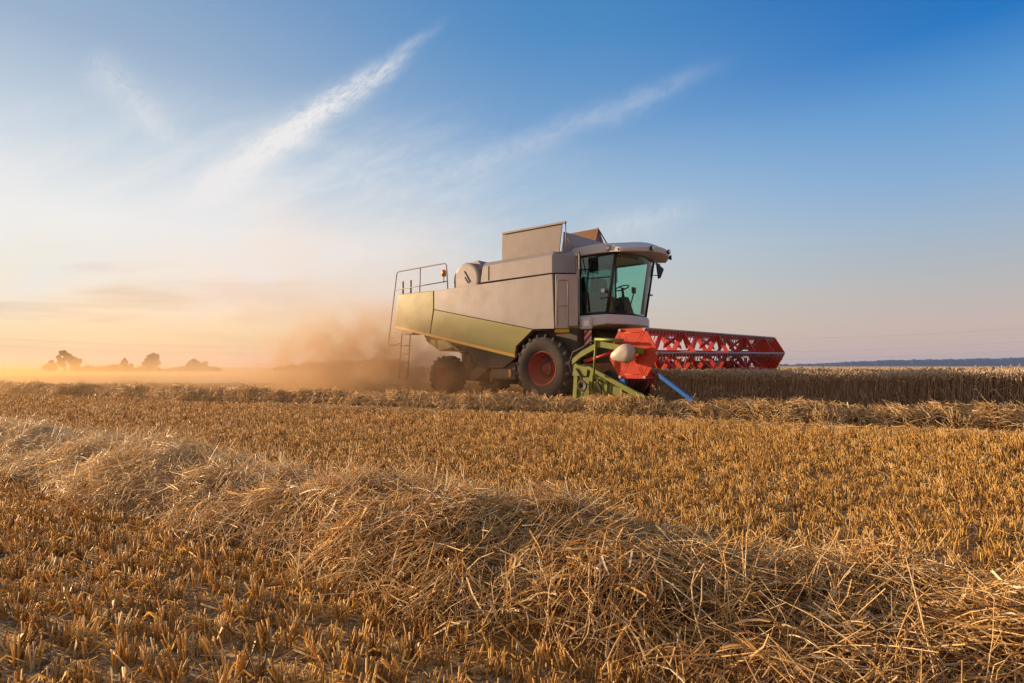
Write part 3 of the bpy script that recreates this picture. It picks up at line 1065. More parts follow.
def power_lines():
    wires = [
        ('thin lower power line crossing the hazy sky above the skyline trees', [(-60, 342, 150), (100, 350.5, 170), (240, 353.6, 190), (400, 352.5, 215), (560, 346, 240)]),
        ('faint upper power line above the skyline trees on the left', [(-60, 334, 150), (40, 341, 162), (150, 345.5, 178), (300, 347, 200), (560, 338, 240)]),
        ('low faint power line just over the wooded ridge on the right', [(740, 360.5, 420), (850, 357.8, 330), (950, 354, 260), (1024, 350.6, 215), (1150, 342, 170)]),
        ('middle faint power line over the ridge on the right', [(740, 352.2, 420), (850, 350.3, 330), (950, 346, 260), (1024, 341.6, 215), (1150, 331, 170)]),
        ('highest faint power line over the ridge on the right', [(740, 338.8, 420), (850, 337.3, 330), (950, 333, 260), (1024, 327.5, 215), (1150, 316, 170)])]
    m_ = plain('power_cable', (0.10, 0.08, 0.07), 0.7)
    for label, pts in wires:
        P = np.array(pts, float)
        tt = np.linspace(0, 1, 40) * (len(P) - 1)
        pxx = np.interp(tt, range(len(P)), P[:, 0])
        D = np.interp(tt, range(len(P)), P[:, 2])
        co = np.polyfit(P[:, 0], P[:, 1], 2)
        yy = np.polyval(co, pxx)
        W = [((a - 512) / FPX * d, d, (366 - b) / FPX * d + 1.0) for a, b, d in zip(pxx, yy, D)]
        bm = bmesh.new()
        tube(bm, W, [0.00009 * w_[1] for w_ in W], 5, local=False)
        o = obj('power_line', bm, m_)
        props(o, label, 'power line', 'power lines over the field')


power_lines()


# ------------------------------------------------------------------ combine harvester
root = link('combine_harvester', None, loc=(OX, OY, 0.0), rot=(0, 0, atan2(FY, FX)))
props(root, 'dusty white and green combine harvester with a red reel cutting the wheat edge', 'combine harvester')


def build_body():
    # inner mass between the side panels
    bm = bmesh.new()
    prism(bm, [(-5.9, 3.40), (0.36, 3.42), (0.36, 2.1), (1.05, 2.0), (1.05, 1.25), (0.3, 1.15), (-0.9, 1.35), (-1.6, 0.95), (-2.6, 0.95), (-3.1, 1.5), (-4.6, 2.0), (-6.0, 2.35)], -1.38, 1.38)
    body = obj('chassis', bm, M['dark'], root)
    for s, side in ((1, 'near'), (-1, 'far')):
        a, b = 1.47 * s, 1.60 * s
        bm = bmesh.new()
        prism(bm, [(-4.46, 3.475), (0.40, 3.50), (0.46, 2.005), (-0.27, 2.025), (-4.455, 2.855)], a, b)
        obj('side_panel', bm, M['white'], root, 0.012)['label'] = 'dusty white upper side panel'
        bm = bmesh.new()
        prism(bm, [(-4.457, 2.845), (-0.28, 2.017), (-0.90, 1.56), (-0.955, 1.27), (-4.64, 2.00)], a, b)
        obj('side_panel', bm, M['green'], root, 0.012)['label'] = 'sloping green lower side panel'
        bm = bmesh.new()
        prism(bm, [(-4.50, 3.48), (-4.495, 2.86), (-4.68, 2.0), (-6.50, 2.38), (-6.56, 2.55), (-6.40, 3.44), (-6.33, 3.52)], a, b)
        obj('side_panel', bm, M['green'], root, 0.02)['label'] = 'green rear side panel'
        bm = bmesh.new()
        prism(bm, [(-0.93, 1.335), (-0.95, 1.245), (-4.66, 1.975), (-6.52, 2.335), (-6.54, 2.43), (-4.64, 2.06)], a + 0.005 * s, b + 0.018 * s)
        obj('trim_strip', bm, M['yellow'], root, 0.004)
    bm = bmesh.new()
    prism(bm, [(-5.95, 3.42), (-6.30, 3.46), (-6.50, 2.52), (-6.44, 2.40), (-6.0, 2.3)], -1.465, 1.465)
    obj('rear_hood', bm, M['green'], root, 0.03)
    bm = bmesh.new()
    box(bm, -6.2, 0.38, -1.462, 1.462, 3.405, 3.46)
    obj('deck', bm, M['chassis'], root)
    # chopper and straw hood under the tail
    bm = bmesh.new()
    prism(bm, [(-5.9, 2.3), (-4.3, 2.0), (-4.3, 1.6), (-4.9, 1.5), (-5.6, 1.85)], -0.95, 0.95)
    obj('straw_chopper', bm, M['green'], root, 0.03)
    # front side panel with the hand rail beside the cab
    bm = bmesh.new()
    plate(bm, [(0.49, 1.585, 2.02), (0.96, 1.21, 2.02), (0.96, 1.21, 3.475), (0.49, 1.585, 3.485)], 0.05)
    fp = obj('front_side_panel', bm, M['light'], root, 0.01)
    bm = bmesh.new()
    pa, pb = Vector((0.56, 1.60)), Vector((0.78, 1.43))
    off = Vector((0.06, 0.07))
    A, B = pa + off, pb + off
    tube(bm, rounded([(A.x, A.y, 2.06), (A.x, A.y, 3.30), (B.x, B.y, 3.30), (B.x, B.y, 2.06)], 0.10), 0.016, 8)
    tube(bm, [(A.x, A.y, 2.6), (B.x, B.y, 2.6)], 0.013, 8)
    obj('hand_rail', bm, M['rail'], fp)
    bm = bmesh.new()
    plate(bm, [(0.47, 1.60, 1.985), (1.0, 1.20, 1.985), (1.0, 1.20, 1.90), (0.47, 1.60, 1.90)], 0.04)
    obj('trim_strip', bm, M['yellow'], root)
    bm = bmesh.new()
    plate(bm, [(0.47, 1.56, 2.085), (0.98, 1.17, 2.085), (0.98, 1.17, 1.987), (0.47, 1.56, 1.987)], 0.10)
    obj('side_panel', bm, M['green'], root)['label'] = 'short green strip under the front panel'
    # grain tank with chamfered front corners
    bm = bmesh.new()
    plan = [(-2.33, 1.60), (0.40, 1.60), (0.82, 1.12), (0.82, -1.12), (0.40, -1.6), (-2.33, -1.6)]

    def ring(h, k):
        return [bm.verts.new(q(u if u > -2 else u + 0.10 * (h > 3.9), v * k, h)) for u, v in plan]
    r1, r2, r3 = ring(3.53, 1.0), ring(4.02, 1.0), ring(4.14, 0.94)
    for a, b in ((r1, r2), (r2, r3)):
        for i in range(6):
            bm.faces.new((a[i], a[(i + 1) % 6], b[(i + 1) % 6], b[i]))
    bm.faces.new(r1[::-1])
    bm.faces.new(r3)
    for f in bm.faces:
        f.normal_update()
    bmesh.ops.recalc_face_normals(bm, faces=bm.faces)
    for f in bm.faces:
        if f.normal.x > 0.4:
            f.material_index = 1  # faces turned from the sun get the shade-tinted colour
    gt = obj('grain_tank', bm, [M['white'], M['skytint']], root, 0.015)
    bm = bmesh.new()
    plate(bm, [(-2.0, 1.606, 3.56), (-1.985, 1.606, 3.56), (-1.985, 1.606, 4.0), (-2.0, 1.606, 4.0)], 0.01)
    obj('seam', bm, M['dark'], gt)
    # raised tank flaps
    bm = bmesh.new()
    plate(bm, [(-1.55, 1.48, 4.13), (0.55, 1.48, 4.10), (0.74, 1.60, 4.81), (-1.42, 1.60, 4.87)], 0.03)
    plate(bm, [(-1.40, 1.60, 4.885), (0.88, 1.60, 4.835), (0.88, 1.66, 4.835), (-1.40, 1.66, 4.885)], 0.05)
    obj('tank_flap', bm, M['white'], root)['label'] = 'raised dusty tank flap on the camera side'
    bm = bmesh.new()
    plate(bm, [(0.62, 1.42, 4.13), (0.62, -1.2, 4.13), (0.72, -0.75, 4.66), (0.72, 1.50, 4.62)], 0.03)
    obj('tank_flap', bm, M['skytint'], root)['label'] = 'tank flap facing the cab, tinted blue for sky-lit shade'
    bm = bmesh.new()
    plate(bm, [(-1.55, -1.3, 4.13), (0.5, -1.3, 4.13), (-0.06, -1.45, 5.40), (-1.4, -1.45, 5.40)], 0.03)
    plate(bm, [(0.50, -1.27, 4.13), (0.30, -0.72, 4.84), (-0.06, -1.42, 5.38)], 0.03)
    tube(bm, [(-0.06, -1.40, 5.42), (0.30, -1.36, 4.85)], 0.02)
    obj('tank_flap', bm, M['tarp'], root)['label'] = 'brown folded flap on the far side of the tank'
    bm = bmesh.new()
    tube(bm, [(0.84, 1.60, 4.83), (0.84, 1.55, 4.16)], 0.016)
    tube(bm, [(0.84, 1.58, 4.5), (0.95, 1.4, 4.16)], 0.012)
    obj('strut', bm, M['rail'], root)
    # engine hood: round rotary screen and shroud behind the tank
    bm = bmesh.new()
    prism(bm, [(-4.02, 3.45), (-3.82, 3.86), (-3.72, 3.90), (-3.62, 4.26), (-2.80, 4.33), (-2.62, 4.1), (-2.62, 3.45)], -1.15, 1.22)
    prism(bm, [(-2.72, 3.47), (-2.72, 4.24), (-2.40, 4.10), (-2.40, 3.47)], -1.1, 0.95)
    eh = obj('engine_hood', bm, M['white'], root, 0.02)
    bm = bmesh.new()
    lathe(bm, [(0.0, 1.375), (0.50, 1.372), (0.56, 1.36), (0.585, 1.33), (0.585, 1.05)], 48, (-3.22, 0, 3.70))
    for f in bm.faces:
        f.smooth = False
    sc = obj('rotary_screen', bm, M['white'], eh)
    bm = bmesh.new()
    tube(bm, [(-3.28, 1.385, 4.02), (-3.02, 1.385, 3.66), (-3.10, 1.385, 3.62), (-3.26, 1.385, 3.82)], 0.010)
    obj('handle', bm, M['dark'], eh)
    # rear deck railing
    bm = bmesh.new()
    v = 1.45
    tube(bm, rounded([(-6.74, v, 1.74), (-7.13, v, 1.76), (-6.66, v, 4.36), (-4.04, v, 4.36), (-3.96, v, 3.48)], 0.12), 0.020, 8)
    tube(bm, [(-6.77, v, 3.71), (-4.0, v, 3.76)], 0.016)
    tube(bm, [(-5.38, v, 3.48), (-5.36, v, 4.36)], 0.018)
    obj('railing', bm, M['rail'], root)
    for u in (-6.38, -5.94):
        bm = bmesh.new()
        tube(bm, [(u, v - 0.06, 3.48), (u, v - 0.06, 4.0)], 0.032)
        obj('grab_post', bm, M['rail'], root)
    bm = bmesh.new()
    for u in (-6.60, -6.12):
        tube(bm, [(u + 0.02, 1.25, 2.4), (u - 0.04, 1.33, 0.55)], 0.022)
    for h in (1.72, 1.42, 1.12, 0.82, 0.58):
        tube(bm, [(-6.62, 1.30, h), (-6.15, 1.30, h)], 0.018)
    tube(bm, [(-6.9, 1.44, 1.74), (-6.6, 1.3, 1.8)], 0.018)
    box(bm, -6.5, -5.9, 0.8, 1.35, 2.12, 2.3)
    obj('rear_ladder', bm, M['rail'], root)
    # beacon
    bm = bmesh.new()
    tube(bm, [(-4.16, v, 3.73), (-4.16, v, 3.95)], 0.018)
    lamp_arm = obj('beacon', bm, M['rail'], root)
    bm = bmesh.new()
    tube(bm, [(-4.16, v, 3.94), (-4.16, v, 4.08), (-4.16, v, 4.14), (-4.16, v, 4.16)], [0.075, 0.075, 0.06, 0.02], 14)
    obj('lamp_lens', bm, M['amber'], lamp_arm)
    # underside: elevator housings, axle, tank
    bm = bmesh.new()
    prism(bm, [(-2.15, 1.26), (-1.18, 1.10), (-1.18, 0.60), (-2.2, 0.60)], 0.9, 1.30)
    obj('side_box', bm, M['chassis'], root, 0.02)
    bm = bmesh.new()
    prism(bm, [(-3.06, 0.58), (-3.0, 0.82), (-1.95, 1.52), (-1.55, 1.45), (-1.7, 1.28), (-2.86, 0.52)], 0.95, 1.32)
    obj('elevator', bm, M['chassis'], root, 0.02)
    bm = bmesh.new()
    box(bm, -1.42, -1.33, 1.30, 1.34, 0.68, 0.90)
    obj('reflector', bm, M['yellow'], root)
    bm = bmesh.new()
    box(bm, -2.30, -2.22, 1.0, 1.2, 0.52, 0.80)
    obj('reflector', bm, M['yellow'], root)
    bm = bmesh.new()
    tube(bm, [(-4.28, -1.2, 0.62), (-4.28, 1.2, 0.62)], 0.12)
    tube(bm, [(0, -1.4, 0.93), (0, 1.4, 0.93)], 0.2)
    prism(bm, [(-4.5, 1.9), (-3.6, 1.7), (-3.85, 0.6), (-4.4, 0.6)], -0.35, 0.35)
    prism(bm, [(-2.3, 0.95), (-0.9, 1.3), (0.4, 1.2), (0.3, 0.6), (-2.2, 0.42)], -1.15, 0.8)
    obj('axle', bm, M['dark'], root)
    bm = bmesh.new()
    for u in np.arange(-3.5, -2.6, 0.3):
        tube(bm, [(u, 1.2, 2.1), (u + 0.1, 1.22, 1.1)], 0.05)
    tube(bm, [(-4.4, 1.25, 1.9), (-3.5, 1.3, 1.45), (-2.9, 1.3, 1.5)], 0.04)
    lathe(bm, [(0.0, 1.34), (0.22, 1.34), (0.24, 1.24), (0.0, 1.24)], 20, (-3.1, 0, 1.85))
    obj('drive_belt_gear', bm, M['chassis'], root)
    bm = bmesh.new()      # wheel arch edge
    tube(bm, [(-0.93, 1.52, 1.3), (-0.88, 1.52, 1.58), (-0.25, 1.52, 2.0), (0.5, 1.52, 1.98)], 0.03)
    obj('wheel_arch', bm, M['dark'], root)
    bm = bmesh.new()
    prism(bm, [(0.9, 1.9), (1.15, 2.0), (3.0, 1.0), (3.0, 0.35), (2.7, 0.35), (0.9, 1.2)], -0.72, 0.72)
    obj('feeder_house', bm, M['dark'], root, 0.02)


def build_cab():
    bm = bmesh.new()
    # frame posts, sill and rear wall
    post = [((0.84, 1.0), (0.80, 1.0)), ((1.74, 1.0), (2.03, 1.0)), ((1.80, -1.0), (2.08, -1.0)), ((0.84, -1.0), (0.80, -1.0))]
    for i, ((bu, bv), (tu, tv)) in enumerate(post):
        rr = 0.042 if i in (1,) else 0.035
        tube(bm, [(bu, bv, 2.38), (tu, tv, 4.02)], rr, 8)
    for h in (2.40, 3.98):
        k = 0 if h < 3 else 1
        for a, b in ((0, 1), (3, 2)):
            tube(bm, [(*post[a][k], h), (*post[b][k], h)], 0.035)
    tube(bm, [(1.74, 1.0, 2.40), (1.98, 0, 2.40), (1.80, -1.0, 2.40)], 0.035)
    tube(bm, [(2.03, 1.0, 3.98), (2.28, 0, 3.98), (2.08, -1.0, 3.98)], 0.035)
    cab = obj('cab', bm, M['black'], root)
    bm = bmesh.new()
    box(bm, 0.835, 0.875, -0.97, 0.97, 2.38, 3.05)
    box(bm, 0.86, 1.78, -0.96, 0.96, 2.37, 2.43)
    box(bm, 0.83, 0.87, -0.97, 0.97, 3.85, 4.02)
    box(bm, 0.80, 0.885, 0.90, 1.04, 2.30, 4.02)
    obj('cab_wall', bm, M['interior'], cab)
    bm = bmesh.new()
    box(bm, 0.79, 0.90, 1.035, 1.06, 2.2, 4.10)
    obj('door_post', bm, M['grey'], cab)
    # glazing
    bm = bmesh.new()
    plate(bm, [(0.90, 1.005, 2.44), (1.70, 1.005, 2.44), (1.98, 1.005, 3.96), (0.86, 1.005, 3.96)], 0.006)
    sg = obj('side_window', bm, M['glass'], cab)
    bm = bmesh.new()
    plate(bm, [(0.90, -1.005, 2.44), (1.76, -1.005, 2.44), (2.03, -1.005, 3.96), (0.86, -1.005, 3.96)], 0.006)
    obj('side_window', bm, M['glass'], cab)
    bm = bmesh.new()
    plate(bm, [(0.855, -0.9, 3.06), (0.855, 0.9, 3.06), (0.855, 0.9, 3.84), (0.855, -0.9, 3.84)], 0.006)
    obj('rear_window', bm, M['glass'], cab)
    bm = bmesh.new()
    n = 14
    cols = []
    for i in range(n + 1):
        t = i / n
        v = 0.97 - 1.94 * t
        bow = 0.22 * (1 - (2 * t - 1) ** 2)
        cols.append([bm.verts.new(q(1.75 + 0.05 * t + bow, v, 2.42)), bm.verts.new(q(1.90 + 0.05 * t + bow, v, 3.2)), bm.verts.new(q(2.04 + 0.05 * t + bow, v, 3.97))])
    for a, b in zip(cols, cols[1:]):
        for k in range(2):
            f = bm.faces.new((a[k], b[k], b[k + 1], a[k + 1]))
            f.smooth = True
    obj('windscreen', bm, M['glass'], cab, smooth=True)
    # door frame bars on the near side
    bm = bmesh.new()
    tube(bm, rounded([(1.20, 1.03, 2.46), (1.12, 1.03, 3.1), (1.18, 1.03, 3.6), (1.36, 1.03, 3.93), (1.95, 1.03, 3.94)], 0.14), 0.018)
    tube(bm, [(1.13, 1.03, 3.36), (1.86, 1.03, 3.34)], 0.013)
    tube(bm, [(1.55, 1.03, 2.80), (1.76, 1.03, 2.80)], 0.011)
    tube(bm, [(0.95, 1.03, 3.62), (1.15, 1.03, 3.62)], 0.012)
    obj('door_frame', bm, M['black'], cab)
    # roof: shallow shell drooping to the front
    bm = bmesh.new()
    n = 12
    top, bot = [], []
    for i in range(n + 1):
        t = i / n
        v = 1.12 - 2.24 * t
        bow = (1 - (2 * t - 1) ** 2)
        fr = 2.30 + 0.50 * bow + 0.12 * t
        row_t = [(0.62, v, 4.10 + 0.12 * bow), (0.72, v, 4.22 + 0.13 * bow), (1.5, v, 4.24 + 0.14 * bow), (fr - 0.35, v, 4.17 + 0.12 * bow), (fr, v, 4.02 + 0.10 * bow)]
        row_b = [(0.62, v, 3.98), (0.72, v, 3.99), (1.5, v, 3.99), (fr - 0.35, v, 3.97), (fr - 0.03, v, 3.93 + 0.05 * bow)]
        top.append([bm.verts.new(q(*p)) for p in row_t])
        bot.append([bm.verts.new(q(*p)) for p in row_b])
    for a, b in zip(top, top[1:]):
        for k in range(4):
            bm.faces.new((a[k], b[k], b[k + 1], a[k + 1])).smooth = True
    for a, b in zip(bot, bot[1:]):
        for k in range(4):
            bm.faces.new((a[k], a[k + 1], b[k + 1], b[k]))
    for i in range(n):
        for k in (0, 4):
            bm.faces.new((top[i][k], top[i + 1][k], bot[i + 1][k], bot[i][k]))
    for e in (0, n):
        for k in range(4):
            bm.faces.new((top[e][k], top[e][k + 1], bot[e][k + 1], bot[e][k]))
    roof = obj('roof', bm, M['grey'], cab, 0.02)
    for (u, v_, h, du, dv) in ((1.86, 1.13, 4.08, 0.02, 0.05), (2.16, 1.06, 4.01, 0.06, 0.03), (2.76, 0.45, 4.06, 0.06, 0.0), (2.84, -0.35, 4.07, 0.06, 0), (2.62, -0.92, 4.03, 0.06, -0.02)):
        bm = bmesh.new()
        c = Vector((u, v_, h))
        d = Vector((du, dv, 0)).normalized()
        p0, p1 = c - d * 0.07, c + d * 0.035
        tube(bm, [tuple(p0), tuple(c), tuple(p1)], [0.03, 0.065, 0.068], 12)
        hl = obj('work_light', bm, M['black'], cab)
        bm = bmesh.new()
        p2 = c + d * 0.037
        tube(bm, [tuple(p1 + d * 0.001), tuple(p2 + d * 0.008)], [0.058, 0.05], 12)
        obj('work_light_lens', bm, M['lens'], cab)
    # inside: seat, wheel, console, brown strips
    bm = bmesh.new()
    box(bm, 1.02, 1.42, -0.25, 0.25, 2.72, 2.86)
    hexa(bm, [(0.95, -0.24, 2.82), (1.08, -0.24, 2.82), (1.08, 0.24, 2.82), (0.95, 0.24, 2.82), (0.90, -0.22, 3.5), (0.99, -0.22, 3.5), (0.99, 0.22, 3.5), (0.90, 0.22, 3.5)])
    box(bm, 1.1, 1.35, -0.15, 0.15, 2.43, 2.72)
    obj('seat', bm, M['seat'], cab, 0.03)
    bm = bmesh.new()
    ring = [(1.62 + 0.19 * cos(a) * 0.93, 0.19 * sin(a), 3.17 + 0.19 * cos(a) * 0.30) for a in np.linspace(0, 2 * pi, 25)]
    tube(bm, ring, 0.018, 6)
    tube(bm, [(1.62, 0, 3.17), (1.72, 0, 2.45)], [0.03, 0.06], 8)
    tube(bm, [(1.62, -0.18, 3.17), (1.62, 0.18, 3.17)], 0.012)
    obj('steering_wheel', bm, M['black'], cab)
    bm = bmesh.new()
    hexa(bm, [(1.2, 0.42, 2.43), (1.7, 0.42, 2.43), (1.7, 0.72, 2.43), (1.2, 0.72, 2.43), (1.15, 0.42, 2.95), (1.45, 0.42, 2.95), (1.45, 0.72, 2.95), (1.15, 0.72, 2.95)])
    hexa(bm, [(1.0, -0.75, 2.43), (1.6, -0.75, 2.43), (1.6, -0.4, 2.43), (1.0, -0.4, 2.43), (1.0, -0.75, 2.9), (1.4, -0.75, 3.0), (1.4, -0.4, 3.0), (1.0, -0.4, 2.9)])
    tube(bm, [(1.7, -0.2, 2.5), (1.76, -0.42, 3.1)], 0.02)
    box(bm, 1.72, 1.78, -0.5, -0.34, 3.05, 3.22)
    obj('console', bm, M['interior'], cab, 0.02)
    bm = bmesh.new()  # brown strips just behind the windscreen
    plate(bm, [(1.78, -0.96, 2.46), (1.90, -0.52, 2.46), (2.14, -0.52, 3.9), (2.03, -0.96, 3.9)], 0.02)
    plate(bm, [(2.02, 0.9, 3.86), (2.24, 0.2, 3.86), (2.24, 0.2, 3.95), (2.02, 0.9, 3.95)], 0.02)
    obj('windscreen_strip', bm, M['interior'], cab)
    # lower skirt with headlight
    bm = bmesh.new()
    pts = [(0.90, 1.10), (1.78, 1.10), (2.06, 0.5), (2.12, 0.0), (2.08, -0.6), (1.86, -1.12), (0.90, -1.12)]
    for a, b, h0, h1 in ((0, 0, 2.06, 2.36),):
        lo = [bm.verts.new(q(u, v_, h0 + (0.04 if u > 1.5 else -0.04))) for u, v_ in pts]
        hi = [bm.verts.new(q(u, v_, h1)) for u, v_ in pts]
        bm.faces.new(lo[::-1])
        bm.faces.new(hi)
        for i in range(len(pts)):
            j = (i + 1) % len(pts)
            bm.faces.new((lo[i], lo[j], hi[j], hi[i]))
    obj('skirt', bm, M['grey'], cab, 0.03)
    bm = bmesh.new()
    box(bm, 1.0, 1.36, 1.09, 1.20, 1.98, 2.30)
    hb = obj('headlight', bm, M['grey'], root, 0.03)
    bm = bmesh.new()
    box(bm, 1.14, 1.32, 1.20, 1.215, 2.05, 2.22)
    obj('headlight_lens', bm, M['lens'], hb, 0.01)
    for h in (2.06, 2.14, 2.22):
        bm = bmesh.new()
        box(bm, 1.03, 1.07, 1.20, 1.212, h, h + 0.03)
        obj('bolt', bm, M['dark'], hb)
    bm = bmesh.new()
    box(bm, 1.10, 1.32, 1.10, 1.12, 1.58, 1.96)
    obj('warning_sign', bm, M['sign'], root)
    # mirrors
    bm = bmesh.new()
    tube(bm, [(0.92, 1.1, 4.05), (1.1, 1.34, 4.06), (1.16, 1.36, 3.8)], 0.014)
    tube(bm, [(0.95, 1.08, 3.95), (1.02, 1.10, 3.5)], 0.016)
    mr = obj('mirror', bm, M['black'], root)
    bm = bmesh.new()
    hexa(bm, [(1.03, 1.24, 3.58), (1.22, 1.44, 3.54), (1.18, 1.47, 3.54), (0.99, 1.27, 3.58), (1.03, 1.24, 4.0), (1.22, 1.44, 3.99), (1.18, 1.47, 3.99), (0.99, 1.27, 4.0)])
    obj('mirror_housing', bm, M['black'], mr, 0.015)
    bm = bmesh.new()
    tube(bm, [(2.1, -1.05, 3.93), (2.02, -1.5, 4.0)], 0.013)
    tube(bm, [(2.0, -1.05, 3.62), (1.98, -1.45, 3.66)], 0.013)
    tube(bm, [(2.02, -1.5, 4.0), (1.98, -1.45, 3.66)], 0.010)
    mr = obj('mirror', bm, M['black'], root)
    bm = bmesh.new()
    hexa(bm, [(2.02, -1.42, 3.56), (2.05, -1.50, 3.58), (2.0, -1.52, 3.58), (1.97, -1.44, 3.56), (1.98, -1.38, 4.05), (2.10, -1.62, 3.86), (2.05, -1.64, 3.86), (1.93, -1.40, 4.05)])
    obj('mirror_housing', bm, M['black'], mr, 0.015)
    bm = bmesh.new()
    tube(bm, [(1.9, -1.0, 3.05), (1.95, -1.14, 3.05)], 0.03)
    obj('marker_lamp', bm, M['lens'], root)
    bm = bmesh.new()
    tube(bm, [(1.66, 1.05, 2.98), (1.70, 1.14, 2.98)], [0.03, 0.055])
    obj('marker_lamp', bm, M['lens'], root)


def wheel(R, W, rim_r, lugs, u, v, out, name):
    """tyre with a chevron tread and a dished red rim, about its own centre"""
    w = W / 2
    wr = link(name, None, root, loc=q(u, v, R - 0.02))
    bm = bmesh.new()
    prof = [(rim_r, -w * 0.80), (rim_r + 0.05, -w * 0.93), ((rim_r + R) / 2, -w), (R * 0.91, -w * 0.96), (R * 0.93, -w * 0.7), (R * 0.935, 0), (R * 0.93, w * 0.7), (R * 0.91, w * 0.96), ((rim_r + R) / 2, w), (rim_r + 0.05, w * 0.93), (rim_r, w * 0.80)]
    rings = []
    seg = 56
    for r_, x_ in prof:
        rings.append([bm.verts.new(q(r_ * cos(2 * pi * k / seg), x_, r_ * sin(2 * pi * k / seg))) for k in range(seg)])
    for a, b in zip(rings, rings[1:]):
        for k in range(seg):
            bm.faces.new((a[k], a[(k + 1) % seg], b[(k + 1) % seg], b[k])).smooth = True
    for i in range(lugs):
        for s in (-1, 1):
            a0 = 2 * pi * (i + (0.5 if s > 0 else 0)) / lugs
            st = []
            for j in range(4):
                f = j / 3
                ang = a0 + f * 0.24
                x_ = s * (w * 1.0 - f * (w * 1.03))
                r0 = R * (0.87 if j == 0 else 0.925)
                st.append((ang, x_, r0, R * (0.985 if j == 0 else 1.0)))
            da = 0.036 * 0.95 / R
            prev = None
            for ang, x_, r0, r1 in st:
                cur = [bm.verts.new(q(r_ * cos(ang + g), x_, r_ * sin(ang + g))) for r_, g in ((r0, -da * 1.3), (r1, -da), (r1, da), (r0, da * 1.3))]
                if prev:
                    for k in range(4):
                        bm.faces.new((prev[k], prev[(k + 1) % 4], cur[(k + 1) % 4], cur[k]))
                else:
                    bm.faces.new(cur)
                prev = cur
            bm.faces.new(prev[::-1])
    obj('tyre', bm, M['rubber'], wr)
    bm = bmesh.new()
    o = out
    prof = [(rim_r + 0.015, w * 0.78), (rim_r + 0.02, w * 0.86), (rim_r - 0.02, w * 0.86), (rim_r - 0.045, w * 0.55), (rim_r - 0.08, w * 0.50), (rim_r - 0.13, w * 0.22), (rim_r * 0.48, w * 0.12), (rim_r * 0.46, w * 0.30), (rim_r * 0.30, w * 0.33), (rim_r * 0.28, w * 0.45), (0.0, w * 0.46)]
    rings = []
    seg = 40
    for r_, x_ in prof:
        rings.append([bm.verts.new(q(r_ * cos(2 * pi * k / seg), x_ * o, r_ * sin(2 * pi * k / seg))) for k in range(seg)])
    for a, b in zip(rings, rings[1:]):
        for k in range(seg):
            bm.faces.new((a[k], a[(k + 1) % seg], b[(k + 1) % seg], b[k])).smooth = True
    for k in range(10):
        a = 2 * pi * k / 10
        rr = rim_r * 0.38
        tube(bm, [(rr * cos(a), o * w * 0.31, rr * sin(a)), (rr * cos(a), o * w * 0.40, rr * sin(a))], 0.018, 6)
    obj('rim', bm, M['rimred'], wr)


TILT = 0.0165      # the header floats a little higher on its far side


def tl(h, v):
    return h + TILT * (4.1 - v)


